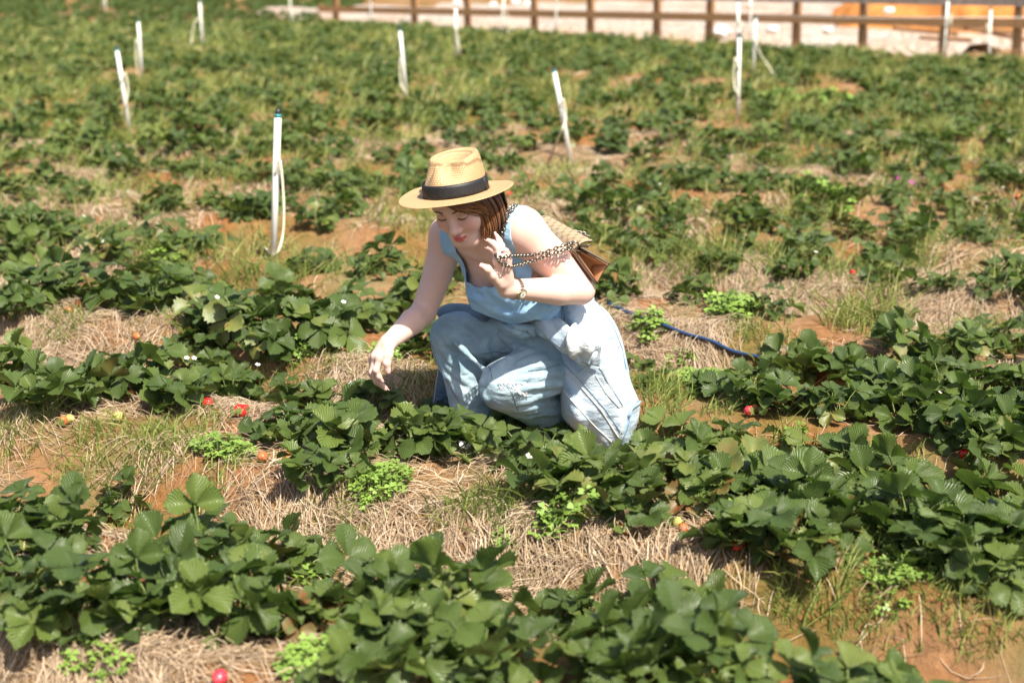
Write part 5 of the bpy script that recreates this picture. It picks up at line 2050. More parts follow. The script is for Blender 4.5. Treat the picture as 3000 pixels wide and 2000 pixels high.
# flap of the cuff hanging below
gridp = []
for j in range(7):
    for i in range(9):
        s, t = i / 8, j / 6
        a = Vector((1645, 1010, 0)).lerp(Vector((1762, 1008, 0)), s)
        b_ = Vector((1690, 1058, 0)).lerp(Vector((1757, 1074, 0)), s)
        q = a.lerp(b_, t)
        gridp.append(P(q.x, q.y, 3.885 - 0.018 * math.sin(math.pi * s) + 0.012 * math.sin(s * 7 + t * 2) * t + 0.03 * t))
fl = sub(MB().add(gridp, [(j * 9 + i, j * 9 + i + 1, (j + 1) * 9 + i + 1, (j + 1) * 9 + i) for j in range(6) for i in range(8)]).build('cuff', m_jacket), jacket)
sm = fl.modifiers.new('cloth', 'SOLIDIFY'); sm.thickness = 0.004
ss = fl.modifiers.new('smooth', 'SUBSURF'); ss.levels = ss.render_levels = 1
bvh_cf = BVHTree.FromPolygons([tuple(p) for p in gridp], [(j * 9 + i, j * 9 + i + 1, (j + 1) * 9 + i + 1, (j + 1) * 9 + i) for j in range(6) for i in range(8)])
sub(seam(bvh_cf, [(1690, 1052), (1720, 1062), (1752, 1067)], m_stitch, None, 0.0014, lift=0.003), jacket)
sub(seam(bvh_cf, [(1753, 1020), (1754, 1045), (1754, 1068)], m_stitch2, None, 0.0012, lift=0.003), jacket)
# knot of the sleeves in front of the belly
mb = MB()
for (a, b_, c_, r_) in [((1475, 950), (1510, 970), (1555, 978), 0.015), ((1490, 945), (1525, 958), (1575, 958), 0.016), ((1505, 972), (1530, 984), (1560, 976), 0.012), ((1535, 945), (1552, 962), (1568, 982), 0.013)]:
    pts = catmull([P(*a, 4.03), P(*b_, 3.985), P(*c_, 4.0)], 5)
    mb.tube(pts, [r_ * (0.55 + 0.45 * math.sin(math.pi * (i + 0.6) / (len(pts) + 0.2))) for i in range(len(pts))], 10, flat=0.7)
kn = sub(mb.build('knot', m_jeans), jacket)
# the jacket's far half hanging behind the right leg, with its hem band
gridp = []
for j in range(9):
    for i in range(9):
        s, t = i / 8, j / 8
        a = Vector((1296, 1010, 0)).lerp(Vector((1470, 1010, 0)), s)
        b_ = Vector((1266, 1194, 0)).lerp(Vector((1440, 1205, 0)), s)
        q = a.lerp(b_, t)
        gridp.append(P(q.x + 3 * math.sin(t * 6), q.y, 4.235 + 0.008 * math.sin(s * 9 + t)))
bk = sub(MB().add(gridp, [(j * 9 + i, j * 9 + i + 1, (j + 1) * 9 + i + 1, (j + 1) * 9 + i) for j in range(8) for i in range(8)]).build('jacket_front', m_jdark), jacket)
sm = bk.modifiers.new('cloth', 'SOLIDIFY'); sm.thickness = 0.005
bvh_bk = BVHTree.FromPolygons([tuple(p) for p in gridp], [(j * 9 + i, j * 9 + i + 1, (j + 1) * 9 + i + 1, (j + 1) * 9 + i) for j in range(8) for i in range(8)])
sub(seam(bvh_bk, [(1273, 1152), (1310, 1156), (1360, 1160)], m_stitch, None, 0.002, lift=0.004), jacket)
sub(seam(bvh_bk, [(1281, 1085), (1276, 1130), (1269, 1190)], m_stitch2, None, 0.0016, lift=0.004), jacket)
mb = MB()
c = onto(bvh_bk, 1284, 1175, 0.005)
mb.tube([c, c + Vector((0, -0.003, 0.001))], 0.004, 10)
sub(mb.build('button', simple_mat('dark_button', (0.02, 0.02, 0.02), 0.4, 0.5)), jacket)
mb = MB()                                              # the jacket's body rolled round the waist
pts = []
for k in range(41):
    th = 2 * math.pi * k / 40
    pts.append(T(0.150 * math.cos(th), 0.120 * math.sin(th), 0.135 + 0.010 * math.sin(3 * th + 1)))
mb.tube(pts, [0.024 + 0.005 * mnoise.noise(Vector((k * 0.9, 0, 2))) for k in range(41)], 10, caps=False)
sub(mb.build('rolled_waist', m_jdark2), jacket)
mb = MB()
pts = catmull([P(1290, 926, 4.24), P(1306, 912, 4.235), P(1340, 908, 4.22), P(1390, 915, 4.19), P(1430, 930, 4.15)], 4)
mb.tube(pts, [0.016] + [0.026] * (len(pts) - 2) + [0.016], 10, flat=0.8)
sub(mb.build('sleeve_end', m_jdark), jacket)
# shoes, mostly hidden behind the plants
m_shoe = simple_mat('white_canvas_shoe', (0.62, 0.62, 0.60), 0.7)
for hem, toe in ((HEM_R, P(1330, 1262, 4.05)), (HEM_L, P(1590, 1285, 4.12))):
    Fs_ = field_for([hem, toe], 0.09, 0.005)
    heel = Vector((hem.x, hem.y, toe.z))
    z0 = gz(toe.x, toe.y) + 0.036
    toe = Vector((toe.x, toe.y, z0)); heel = Vector((heel.x, heel.y, z0 + 0.004))
    Fs_.cap(heel, toe, 0.038, 0.034, 0).cap(hem + Vector((0, 0, -0.01)), heel, 0.036, 0.038, 0.03)
    v, f = Fs_.mesh()
    own(mesh_obj('shoe', v, f, m_shoe))
# ------------------------------------------------------------------ where the hat sits
HATR = Matrix.Rotation(rad(-7.3), 3, 'Y') @ Matrix.Rotation(rad(1.0), 3, 'X') @ Matrix.Rotation(rad(-37), 3, 'Z')   # hat front (-y local) points to the picture's left
HATO = P(1337, 569, 3.845)
CRX, CRY, CRH = 0.083, 0.094, 0.098
HATRn = np.array(HATR).T


def tuck(V, marg=0.93):
    """what is inside the hat fits inside the hat"""
    V = np.array(V, dtype=float)
    q = (V - v3(HATO)) @ HATRn.T
    up = q[:, 2] > -0.006
    rho = np.sqrt((q[:, 0] / CRX) ** 2 + (q[:, 1] / CRY) ** 2)
    lim = marg * (1 - 0.12 * np.clip(q[:, 2] / CRH, 0, 1))
    blend_ = np.clip((q[:, 2] + 0.006) / 0.012, 0, 1)
    k = np.where(up & (rho > lim), 1 + (lim / np.maximum(rho, 1e-6) - 1) * blend_, 1.0)
    q[:, 0] *= k
    q[:, 1] *= k
    q[:, 2] = np.where(q[:, 2] > 0, 0.045 * np.tanh(q[:, 2] / 0.045), q[:, 2])
    return q @ HATRn + v3(HATO)


co_ = np.zeros(len(body.data.vertices) * 3, dtype=np.float32)
body.data.vertices.foreach_get('co', co_)
co_ = co_.reshape(-1, 3)
hm = np.linalg.norm(co_ - v3(HO), axis=1) < 0.16
co_[hm] = tuck(co_[hm], 0.90)
body.data.vertices.foreach_set('co', co_.ravel())
body.data.update()

# ------------------------------------------------------------------ hair: a brown bob with swept fringe
m_hair, nt, b, _ = mat_new('hair')
at = N(nt, 'ShaderNodeAttribute', attribute_name='tint')
nt.links.new(ramp(nt, at.outputs['Fac'], [(0.0, (0.060, 0.024, 0.010)), (0.5, (0.17, 0.070, 0.028)), (1.0, (0.36, 0.17, 0.075))]), b.inputs['Base Color'])
b.inputs['Roughness'].default_value = 0.38
b.inputs['Specular IOR Level'].default_value = 0.5
b.inputs['Anisotropic'].default_value = 0.4
lo_, hi_ = bounds([H(x, y, z) for x in (-.12, .13) for y in (-.12, .15) for z in (-.15, .14)], 0.0)
FH = Field(lo_, hi_, 0.003)
E_ = lambda c, r, k=0.02, op='add': FH.ell(H(*c), r, HRn, k, op)
E_((0, 0.020, 0.035), (0.083, 0.100, 0.095))
E_((0.056, 0.026, -0.030), (0.032, 0.062, 0.088), 0.03)
E_((0.064, 0.000, -0.070), (0.026, 0.040, 0.050), 0.02)
E_((-0.062, 0.036, -0.030), (0.030, 0.060, 0.085), 0.03)
E_((0, 0.075, -0.030), (0.070, 0.045, 0.085), 0.03)
E_((0.020, -0.060, 0.068), (0.058, 0.040, 0.032), 0.02)
E_((0.034, -0.070, 0.050), (0.044, 0.032, 0.030), 0.015)
E_((-0.002, -0.088, -0.058), (0.060, 0.075, 0.090), 0.012, 'sub')
v, f = FH.mesh()
v = tuck(relax(v, f, 2), 0.94)
hair = own(mesh_obj('hair', v, f, m_hair))
hair['label'] = 'chin-length brown bob with a swept fringe'
a_ = hair.data.attributes.new('tint', 'FLOAT', 'POINT')
a_.data.foreach_set('value', np.full(len(v), 0.22, dtype=np.float32))
# strands laid over it
Vs, Fs, Ts, off = [], [], [], 0


def strand(pts, w, t):
    global off
    pts = catmull(pts, 4)
    n = len(pts)
    for i, p in enumerate(pts):
        tn = (pts[min(i + 1, n - 1)] - pts[max(0, i - 1)]).normalized()
        out_ = p - (HO + HR @ Vector((0, 0.02, 0)))
        sd = tn.cross(out_).normalized()
        ww = w * (1.0 if i < n * 0.6 else max(0.15, 1 - (i / n - 0.6) * 2.1))
        Vs.append(tuple(p - sd * ww)); Vs.append(tuple(p + sd * ww + out_.normalized() * 0.0004))
        Ts.extend((t, t))
    for i in range(n - 1):
        Fs.append((off + 2 * i, off + 2 * i + 1, off + 2 * i + 3, off + 2 * i + 2))
    off += 2 * n


r_ = random.Random(9)
for i in range(620):                                   # side and back locks, her left side and round the nape
    th = rad(r_.uniform(38, 215))                      # 0 = face, 90 = her left
    dep = r_.uniform(0.97, 1.07)
    sx, sy = math.sin(th), -math.cos(th)
    tip = -0.108 + 0.016 * math.cos(th) + r_.uniform(-0.012, 0.014) - (0.012 if rad(50) < th < rad(100) else 0)
    bulge = 1.05 + 0.10 * r_.random()
    x0, y0 = 0.078 * sx, 0.018 + 0.092 * sy
    fwd = -0.016 if th < rad(120) else 0.0
    strand([H(x0 * 0.93 * dep, y0 * 0.95, 0.085), H(x0 * 1.06 * dep, y0 * 1.05, 0.035), H(x0 * 1.09 * dep * bulge, y0 * 1.06 + 0.002, -0.030),
            H(x0 * 1.09 * dep * bulge, y0 * 1.00 + fwd * 0.5, tip * 0.75), H(x0 * (0.98 + 0.1 * r_.random()) * dep, y0 * 0.95 + fwd * 1.4, tip)], r_.uniform(0.0008, 0.0020), min(1, max(0, r_.gauss(0.5, 0.24))))
for i in range(260):                                   # fringe swept from the parting to her left temple
    q = r_.random()
    st = H(-0.022 + 0.05 * q + r_.uniform(-.006, .006), -0.088 + 0.02 * q, 0.083)
    e = r_.uniform(0, 1)
    lf = r_.uniform(0.004, 0.010)
    mid1 = on_face(0.010 + 0.034 * q, 0.050 + 0.014 * e, lf)
    mid2 = on_face(0.046 + 0.014 * q, 0.018 + 0.022 * e, lf + 0.002)
    end = H(0.073 + 0.008 * q, -0.046 + 0.02 * r_.random(), -0.012 - 0.03 * (1 - e) * r_.random())
    end2 = H(0.080 + 0.008 * q, -0.020 + 0.012 * r_.random(), -0.055 - 0.02 * r_.random())
    strand([st, mid1, mid2, end, end2], r_.uniform(0.0007, 0.0016), min(1, max(0, r_.gauss(0.58, 0.24))))
for i in range(50):                                    # wisps on her right temple
    st = H(-0.055 - 0.012 * r_.random(), -0.055 + 0.02 * r_.random(), 0.07)
    strand([st, H(-0.068, -0.050 + 0.02 * r_.random(), 0.03), H(-0.074 - 0.004 * r_.random(), -0.038 + 0.025 * r_.random(), -0.005 - 0.05 * r_.random())], r_.uniform(0.0006, 0.0012), r_.random() * 0.7)
st_ = mesh_obj('hair_strands', tuck(np.array(Vs), 0.96), np.array(Fs), m_hair)
a_ = st_.data.attributes.new('tint', 'FLOAT', 'POINT')
a_.data.foreach_set('value', np.array(Ts, dtype=np.float32))
sub(st_, hair)
st_['kind'] = 'stuff'

# ------------------------------------------------------------------ straw hat
m_hat, nt, b, _ = mat_new('woven_paper_straw')
uvc = coords(nt, 'UV')
br = N(nt, 'ShaderNodeTexBrick', i_Scale=1.0, i_Mortar_Size=0.16, i_Brick_Width=1.0, i_Row_Height=1.0)
br.offset = 0.5
mp = N(nt, 'ShaderNodeMapping')
mp.inputs['Scale'].default_value = (1, 1, 1)
nt.links.new(uvc, mp.inputs['Vector'])
nt.links.new(mp.outputs[0], br.inputs['Vector'])
br.inputs['Color1'].default_value = (0.68, 0.47, 0.25, 1)
br.inputs['Color2'].default_value = (0.58, 0.38, 0.19, 1)
br.inputs['Mortar'].default_value = (0.34, 0.18, 0.07, 1)
nt.links.new(mixc(nt, mth(nt, 'MULTIPLY', noise_tex(nt, 12, 4, 0.6, coords(nt)), 0.4), br.outputs['Color'], (0.70, 0.50, 0.28)), b.inputs['Base Color'])
b.inputs['Roughness'].default_value = 0.62
bump(nt, b, mth(nt, 'SUBTRACT', 1.0, br.outputs['Fac']), 1.0, 0.004)
m_band = simple_mat('black_grosgrain', (0.012, 0.012, 0.014), 0.55, var=0.5, scale=140, bmp=0.3)

hat = empty('straw_hat', HATO)
hat.rotation_mode = 'QUATERNION'
hat.rotation_quaternion = HATR.to_quaternion()
tag(hat, 'tan woven straw fedora with a wide brim and black ribbon band, worn by the woman', 'hat')
NA = 96


def hat_ring(rx, ry, z, fn=None):
    out_ = []
    for k in range(NA):
        a = 2 * math.pi * k / NA
        x, y = rx * math.sin(a), -ry * math.cos(a)       # a = 0 at the front
        p = Vector((x, y, z))
        out_.append(fn(p, a) if fn else p)
    return out_


def ring_mesh(rings, closed_top=False):
    v = [p for r in rings for p in r]
    f = [(i * NA + k, i * NA + (k + 1) % NA, (i + 1) * NA + (k + 1) % NA, (i + 1) * NA + k) for i in range(len(rings) - 1) for k in range(NA)]
    if closed_top:
        f.append(tuple((len(rings) - 1) * NA + k for k in range(NA)))
    return v, f




def crown_shape(p, a, t):
    """pinched, creased crown; t = 0 at the brim, 1 at the top edge, >1 across the top"""
    q = p.copy()
    da = lambda c, w: math.exp(-(((a - c + math.pi) % (2 * math.pi) - math.pi) / w) ** 2)
    up = max(0, min(1, (t - 0.22) / 0.78))
    up = up * up * (3 - 2 * up)
    for c in (rad(38), rad(-38)):
        k = 0.036 * da(c, 0.44) * up
        q.x -= math.sin(a) * k * 1.1
        q.y += math.cos(a) * k * 1.1
    return q


rings = []
for i in range(13):
    t = i / 12
    s = 1 - 0.10 * t ** 1.4 - 0.05 * t ** 6
    rings.append(hat_ring(CRX * s, CRY * s, 0.004 + CRH * t, lambda p, a, t=t: crown_shape(p + Vector((0, 0, (0.010 * math.cos(a - math.pi) * t * t) - 0.012 * max(0, math.cos(a)) * t * t)), a, t)))
for j, s in enumerate((0.95, 0.86, 0.72, 0.55, 0.36, 0.18, 0.04)):
    s2 = 0.85 * s
    z = 0.004 + CRH + (0.004, 0.004, -0.001, -0.010, -0.018, -0.022, -0.024)[j]
    rings.append(hat_ring(CRX * s2, CRY * s2, z, lambda p, a, s=s: crown_shape(p + Vector((0, 0, (0.010 * math.cos(a - math.pi) - 0.012 * max(0, math.cos(a))) * s)), a, 1.0 * s + 0.0)))
v, f = ring_mesh(rings, True)


def hat_uv(o, sx, sz, radial=False):
    me = o.data
    l = me.uv_layers.new(name='UVMap')
    for poly in me.polygons:
        angs = []
        for li in poly.loop_indices:
            c = me.vertices[me.loops[li].vertex_index].co
            angs.append((li, math.atan2(c.x, -c.y), math.hypot(c.x, c.y), c.z))
        a0 = angs[0][1]
        for li, a, r_, z in angs:
            while a - a0 > math.pi:
                a -= 2 * math.pi
            while a - a0 < -math.pi:
                a += 2 * math.pi
            l.data[li].uv = (a * sx, (r_ if radial else z - r_ * (1.0 if z > CRH * 0.9 else 0.0)) * sz)


crown = MB().add(v, f).build('crown', m_hat, hat)
hat_uv(crown, 0.09 / 0.0085, 1 / 0.0056)
ss = crown.modifiers.new('smooth', 'SUBSURF'); ss.levels = ss.render_levels = 1
rings = []
for i in range(9):
    t = i / 8
    z = 0.004 - 0.002 * t + 0.012 * max(0, t) ** 2 * 0
    def bf(p, a, t=t):
        roll = 0.007 * t * t * abs(math.sin(a)) - 0.006 * t * t * max(0, math.cos(a))
        return p + Vector((0, 0, roll + 0.0022 * math.sin(3 * a + 1) * t * t))
    rings.append(hat_ring(CRX * 0.97 + (0.160 - CRX) * t, CRY * 0.97 + (0.166 - CRY) * t, z, bf))
v, f = ring_mesh(rings)
brim = MB().add(v, f).build('brim', m_hat, hat)
hat_uv(brim, 0.13 / 0.0070, 1 / 0.0050, True)
sm = brim.modifiers.new('thick', 'SOLIDIFY'); sm.thickness = 0.0028; sm.offset = 0
ss = brim.modifiers.new('smooth', 'SUBSURF'); ss.levels = ss.render_levels = 1
rings = []
for i in range(5):
    t = i / 4
    tt = t * 0.31
    s = 1 - 0.10 * tt ** 1.4
    o_ = 0.0026 + 0.0008 * math.sin(math.pi * t)
    rings.append(hat_ring(CRX * s + o_, CRY * s + o_, 0.0050 + 0.038 * t))
v, f = ring_mesh(rings)
band = MB().add(v, f).build('ribbon_band', m_band, hat)
sm = band.modifiers.new('thick', 'SOLIDIFY'); sm.thickness = 0.0018; sm.offset = 0
# the flat bow joint of the ribbon, on the hat's left side
mb = MB()
for k in (0,):
    a0, a1 = rad(104), rad(118)
    vs = []
    for i in range(5):
        a = a0 + (a1 - a0) * i / 4
        for z in (0.004, 0.0445):
            s = 1 - 0.10 * (z / CRH) ** 1.4
            vs.append(((CRX * s + 0.006) * math.sin(a), -(CRY * s + 0.006) * math.cos(a), z))
    mb.add(vs, [(2 * i, 2 * i + 2, 2 * i + 3, 2 * i + 1) for i in range(4)])
kn = mb.build('ribbon_loop', m_band, hat)
sm = kn.modifiers.new('thick', 'SOLIDIFY'); sm.thickness = 0.002
# loose straw ends on the brim's edge
mb = MB()
r_ = random.Random(2)
for i in range(16):
    a = rad(r_.uniform(120, 165))
    p = Vector((0.157 * math.sin(a), -0.162 * math.cos(a), 0.006 * abs(math.sin(a))))
    mb.tube([p * 0.99, p + Vector((r_.uniform(-.004, .004), r_.uniform(-.004, .004), r_.uniform(-.006, .001)))], 0.0004, 3)
mb.build('frayed_edge', m_hat, hat)['kind'] = 'stuff'
# ------------------------------------------------------------------ shoulder bag on a curb chain
m_canvas, nt, b, _ = mat_new('monogram_canvas')
uvc = coords(nt, 'UV')
sp = N(nt, 'ShaderNodeSeparateXYZ')
nt.links.new(uvc, sp.inputs[0])
# diagonal dotted lattice with a pair of interlocked rings at each crossing
u_, v_ = sp.outputs[0], sp.outputs[1]
du = mth(nt, 'ADD', u_, v_)
dv = mth(nt, 'SUBTRACT', u_, v_)
fr = lambda x: mth(nt, 'ABSOLUTE', mth(nt, 'SUBTRACT', mth(nt, 'FRACT', x), 0.5))
la_, lb_ = fr(du), fr(dv)
line = mth(nt, 'MAXIMUM', mth(nt, 'LESS_THAN', la_, 0.035), mth(nt, 'LESS_THAN', lb_, 0.035))
dots = mth(nt, 'GREATER_THAN', mth(nt, 'SINE', mth(nt, 'MULTIPLY', u_, 60.0)), -0.4)
line = mth(nt, 'MULTIPLY', line, dots)
rad2 = mth(nt, 'SQRT', mth(nt, 'ADD', mth(nt, 'MULTIPLY', la_, la_), mth(nt, 'MULTIPLY', lb_, lb_)))
ringm = mth(nt, 'LESS_THAN', mth(nt, 'ABSOLUTE', mth(nt, 'SUBTRACT', rad2, 0.19)), 0.04)
clear = mth(nt, 'GREATER_THAN', rad2, 0.17)
innerb = mth(nt, 'LESS_THAN', mth(nt, 'ABSOLUTE', mth(nt, 'SUBTRACT', rad2, 0.06)), 0.03)
pat = mth(nt, 'MAXIMUM', mth(nt, 'MAXIMUM', mth(nt, 'MULTIPLY', line, clear), ringm), innerb)
cv = mixc(nt, mth(nt, 'MULTIPLY', noise_tex(nt, 300, 2, 0.5, coords(nt)), 0.5), (0.40, 0.31, 0.195), (0.34, 0.26, 0.16))
nt.links.new(mixc(nt, mth(nt, 'MULTIPLY', pat, 0.85), cv, (0.085, 0.055, 0.035)), b.inputs['Base Color'])
b.inputs['Roughness'].default_value = 0.55
m_tan = simple_mat('tan_leather', (0.42, 0.20, 0.09), 0.5, var=0.1, scale=60)
m_taupe = simple_mat('taupe_suede', (0.33, 0.23, 0.165), 0.8, var=0.12, scale=80)
m_edge = simple_mat('dark_edge_paint', (0.045, 0.032, 0.024), 0.5)
m_silver = simple_mat('antique_silver', (0.24, 0.22, 0.185), 0.32, 1.0, var=0.25, scale=200)

BAG_N = P(1690, 740, 3.90)                          # near end of the bag's back fold
bag = empty('shoulder_bag', BAG_N)
tag(bag, "beige monogram canvas shoulder bag with open flap, hanging behind the woman's left arm", 'bag')
EXT = P(1690 - 132, 740 - 76, 4.12) - BAG_N         # along the bag, towards her back


def bag_own(o):
    o.parent = bag
    o.matrix_parent_inverse = Matrix.Translation(-BAG_N)
    return o


def panel(name, prof, mat, thick, uvs=0.030, Y=3.90, a0=0.0, a1=1.0, nl=14, edge=True, dY=None):
    """a profile drawn at the bag's near end, drawn out along its length"""
    pp = catmull([P(x, y, Y + (dY[i] if dY else 0)) for i, (x, y) in enumerate(prof)], 4)
    n = len(pp)
    vs, uv, L_ = [], [], 0.0
    ls = [0.0]
    for i in range(1, n):
        L_ += (pp[i] - pp[i - 1]).length
        ls.append(L_)
    for j in range(nl + 1):
        t = a0 + (a1 - a0) * j / nl
        for i in range(n):
            vs.append(pp[i] + EXT * t)
            uv.append((ls[i] / uvs, t * EXT.length / uvs))
    F = [(j * n + i, j * n + i + 1, (j + 1) * n + i + 1, (j + 1) * n + i) for j in range(nl) for i in range(n - 1)]
    o = mesh_obj(name, np.array([tuple(p) for p in vs]), np.array(F), [mat, m_edge], uv=np.array(uv))
    sm = o.modifiers.new('thick', 'SOLIDIFY'); sm.thickness = thick; sm.offset = 0; sm.material_offset_rim = 1
    return bag_own(o), pp


flap, fp = panel('flap', [(1737, 706), (1718, 708), (1703, 714), (1693, 728), (1688, 742)], m_canvas, 0.0035)
back, bp = panel('back_panel', [(1688, 742), (1700, 762), (1722, 792), (1750, 829)], m_taupe, 0.0045)
front, fp2 = panel('front_panel', [(1700, 724), (1724, 738), (1756, 756), (1787, 775)], m_canvas, 0.0050, dY=[0.0, -0.004, -0.008, -0.012])
lining, _ = panel('inner_divider', [(1694, 738), (1712, 739), (1734, 746), (1750, 756)], m_tan, 0.003, a0=0.02)
bott, _ = panel('base_panel', [(1750, 829), (1762, 806), (1776, 785), (1783, 776)], m_tan, 0.003, a0=0.0)
# tan gusset closing the near end
g0 = [P(1692, 743, 3.905), P(1712, 772, 3.905), P(1746, 822, 3.905)]
g1 = [P(1704, 738, 3.900), P(1740, 756, 3.897), P(1780, 776, 3.893)]
A, B = catmull(g0, 5), catmull(g1, 5)
vs, F = [], []
nn = len(A)
for i in range(nn):
    for k in range(7):
        t = k / 6
        vs.append(A[i].lerp(B[i], t) + EXT.normalized() * (0.006 + 0.050 * math.sin(math.pi * t) * (0.3 + 0.7 * i / nn)))
F = [(i * 7 + k, i * 7 + k + 1, (i + 1) * 7 + k + 1, (i + 1) * 7 + k) for i in range(nn - 1) for k in range(6)]
o = MB().add(vs, F).build('gusset', m_tan)
sm = o.modifiers.new('thick', 'SOLIDIFY'); sm.thickness = 0.002
bag_own(o)
# far end gusset
o2 = MB().add([p + EXT * 0.94 for p in vs], F).build('gusset', m_tan)
bag_own(o2)
# lock hardware at the opening and the beaded clasp on the flap
mb = MB()
for (x, y) in ((1704, 722), (1712, 720), (1720, 722)):
    mb.box(P(x, y, 3.905), (0.007, 0.006, 0.008), Matrix.Rotation(0.5, 3, 'Y'))
mb.tube([P(1700, 720, 3.90), P(1722, 719, 3.90), P(1727, 716, 3.90)], 0.0025, 6)
bag_own(mb.build('lock_plate', m_silver))
mb = MB()
r_ = random.Random(6)
for i in range(26):
    t = i / 25
    c = P(1657, 678, 4.02).lerp(P(1727, 697, 3.93), t)
    for q in (-1, 0, 1):
        mb.sphere(c + Vector((r_.uniform(-.002, .002), r_.uniform(-.004, .004), 0.003 + q * 0.0035 * math.sin(math.pi * t) + 0.002)), r_.uniform(0.0020, 0.0036), 6)
for i in range(4):
    c = P(1672, 683, 4.0).lerp(P(1710, 692, 3.95), i / 3)
    mb.tube(catmull([c + Vector((0.007 * math.cos(a), 0.004 * math.sin(a), 0.005 + 0.007 * math.sin(a))) for a in np.linspace(0, 6.2, 8)], 2), 0.0016, 5)
bag_own(mb.build('beaded_clasp', m_silver))


# chain: flattened twisted links
def link_mesh():
    mb = MB()
    pts = []
    for k in range(13):
        a = 2 * math.pi * k / 12
        x, y = 0.0082 * math.cos(a), 0.0054 * math.sin(a)
        pts.append((x, y, 0.0022 * math.sin(a) * math.cos(a) * 2 + 0.0016 * math.sin(a)))
    mb.tube(pts, 0.0019, 6, caps=False)
    o = mb.build('chain_link', m_silver)
    me = o.data
    bpy.data.objects.remove(o)
    return me


LINK = link_mesh()


def chain(pts, step=0.0108, roll0=0.65):
    pts = catmull([Vector(p) for p in pts], 12)
    d, acc, k = [], 0.0, 0
    last = pts[0]
    for i in range(1, len(pts)):
        seg = pts[i] - pts[i - 1]
        L_ = seg.length
        while acc + L_ >= step * (k + 1):
            t = (step * (k + 1) - acc) / L_
            p = pts[i - 1].lerp(pts[i], t)
            x = seg.normalized()
            z = (CAMV - p); z = (z - x * z.dot(x)).normalized()
            y = z.cross(x)
            M = Matrix((x, y, z)).transposed().to_4x4()
            M = Matrix.Translation(p) @ M @ Matrix.Rotation(roll0 + (0.75 if k % 2 else 0.0), 4, 'X') @ Matrix.Rotation(0.35, 4, 'Z')
            o = bpy.data.objects.new('chain_link', LINK)
            col.objects.link(o)
            o.parent = bag
            o.matrix_basis = Matrix.Translation(-BAG_N) @ M
            k += 1
        acc += L_


# through the bag's eyelet, forward over the arm, round the raised hand
chain([P(1683, 714, 3.885), P(1660, 716, 3.852), P(1630, 727, 3.842), P(1600, 738, 3.842), P(1560, 747, 3.82), P(1520, 748, 3.75), P(1490, 750, 3.685), P(1470, 755, 3.668), P(1458, 750, 3.675), P(1454, 742, 3.715)])
chain([P(1681, 726, 3.885), P(1658, 731, 3.848), P(1630, 739, 3.838), P(1600, 750, 3.838), P(1560, 764, 3.815), P(1520, 776, 3.75), P(1494, 780, 3.69), P(1474, 774, 3.672), P(1462, 764, 3.672), P(1454, 752, 3.68), P(1452, 744, 3.72)])
def over(px, py):
    best = None
    for bv in (bvh_b, bvh_skin):
        d = ray(px, py).normalized()
        loc = bv.ray_cast(CAMV + d * 3.92, d)[0]
        if loc is not None and (best is None or loc.y < best.y) and loc.y < 4.3:
            best = loc
    if best is None:
        best = P(px, py, 3.93)
    return best - ray(px, py).normalized() * 0.009


# up behind the hand along the collar and over the shoulder to the far end of the bag
for dx, dy in ((6, 0), (16, 1)):
    top = [over(1449 + dx, 722 + dy), over(1454 + dx, 696 + dy), over(1460 + dx, 668 + dy), over(1469 + dx, 642 + dy), over(1477 + dx, 624 + dy), over(1484 + dx, 616 + dy)]
    sh_ = top[-1]
    top += [sh_ + Vector((0.012, 0.035, 0.006)), sh_ + Vector((0.03, 0.08, -0.01)), P(1530 + dx, 650, 4.07), P(1565, 664, 4.10)]
    chain(top)
mb = MB()                                              # eyelet ring
c = P(1683, 718, 3.89)
mb.tube(catmull([c + Vector((0.011 * math.cos(a), 0.002, 0.010 * math.sin(a))) for a in np.linspace(0, 6.28, 10)], 2), 0.0028, 7, caps=False)
bag_own(mb.build('eyelet_ring', m_silver))

# ------------------------------------------------------------------ wristwatch on the left wrist
m_gold = simple_mat('gold', (0.72, 0.55, 0.24), 0.22, 1.0, var=0.1, scale=100)
m_steel = simple_mat('steel', (0.66, 0.65, 0.62), 0.22, 1.0, var=0.1, scale=100)
m_dial = simple_mat('cream_dial', (0.78, 0.74, 0.62), 0.35, var=0.05)
m_black = simple_mat('black_enamel', (0.01, 0.01, 0.01), 0.4)
WT = 0.885
wc = ELB_L.lerp(WR_L, WT)
wx = (WR_L - ELB_L).normalized()                         # along the arm
watch = empty('wristwatch', wc)
tag(watch, "small gold and steel wristwatch with cream dial on the woman's left wrist", 'watch')


def w_own(o):
    o.parent = watch
    o.matrix_parent_inverse = Matrix.Translation(-wc)
    return o


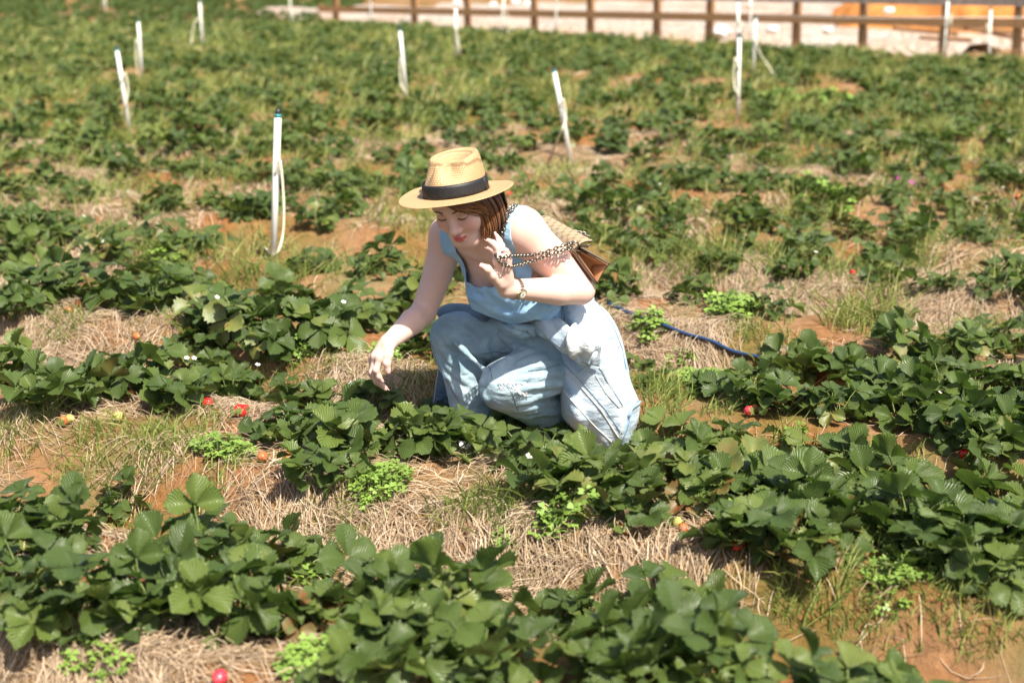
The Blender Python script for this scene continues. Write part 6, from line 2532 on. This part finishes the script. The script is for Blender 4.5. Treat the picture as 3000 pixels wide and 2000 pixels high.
toc = (CAMV - wc); toc = (toc - wx * toc.dot(wx)).normalized()
upv = toc.cross(wx).normalized()
if upv.z < 0:
    upv = -upv
n_case = (toc * 0.90 - upv * 0.42).normalized()           # the case sits towards the lower front of the wrist
hits = []
NB = 26
for k in range(NB):
    a = 2 * math.pi * k / NB
    d = toc * math.cos(a) + upv * math.sin(a)
    loc, nrm, _, _ = bvh_skin.ray_cast(wc + d * 0.09, -d)
    rr_ = (loc - wc).length if loc is not None and (loc - wc).length < 0.06 else 0.030
    hits.append((d, rr_))
for row, (offx, ww, mm) in enumerate(((-0.0052, 0.0030, m_steel), (0.0, 0.0044, m_gold), (0.0052, 0.0030, m_steel))):
    for k in range(NB):
        d, rr_ = hits[k]
        if d.dot(n_case) > 0.90:
            continue
        c = wc + d * (rr_ + 0.0016) + wx * offx
        tng = wx.cross(d).normalized()
        M = Matrix((wx, tng, d)).transposed()
        mb = MB()
        mb.box(c, (ww, 2 * math.pi * rr_ / NB * 0.86, 0.0024), M)
        o = w_own(mb.build('bracelet_link', mm, smooth=False))
rc = min(hits, key=lambda h: -h[0].dot(n_case))[1]
cc = wc + n_case * (rc + 0.0035)
ys = n_case.cross(wx).normalized()


def disc(name, mat, r0, r1, h0, h1, n=28, cap=True):
    mb = MB()
    vs = []
    for (r_, h) in ((r0, h0), (r1, h1)):
        for k in range(n):
            a = 2 * math.pi * k / n
            vs.append(cc + n_case * h + (wx * math.cos(a) + ys * math.sin(a)) * r_)
    f = [(k, (k + 1) % n, n + (k + 1) % n, n + k) for k in range(n)]
    if cap:
        f += [tuple(n + k for k in range(n)), tuple(range(n))[::-1]]
    return w_own(mb.add(vs, f).build(name, mat, smooth=False))


disc('case', m_steel, 0.0135, 0.0138, -0.004, 0.0030)
disc('bezel', m_gold, 0.0136, 0.0112, 0.0030, 0.0048, cap=False)
disc('dial', m_dial, 0.0113, 0.0113, 0.0030, 0.0040)
for ang, L_, w in ((rad(100), 0.0062, 0.0011), (rad(70), 0.0088, 0.0008)):
    d = wx * math.cos(ang) + ys * math.sin(ang)
    s = n_case.cross(d)
    c = cc + n_case * 0.0043
    w_own(MB().add([c - s * w - d * 0.0015, c + s * w - d * 0.0015, c + d * L_ + s * w * 0.5, c + d * L_ - s * w * 0.5], [(0, 1, 2, 3)]).build('watch_hand', m_black, smooth=False))
for k in range(12):
    a = 2 * math.pi * k / 12
    d = wx * math.cos(a) + ys * math.sin(a)
    s = n_case.cross(d)
    c = cc + n_case * 0.0042 + d * 0.0092
    w_own(MB().add([c - s * .0005 - d * .001, c + s * .0005 - d * .001, c + s * .0005 + d * .001, c - s * .0005 + d * .001], [(0, 1, 2, 3)]).build('hour_mark', m_black, smooth=False))
cr = cc + wx * 0.0150
w_own(MB().tube([cr - wx * 0.002, cr + wx * 0.0028], 0.0026, 10).build('winding_crown', m_gold))
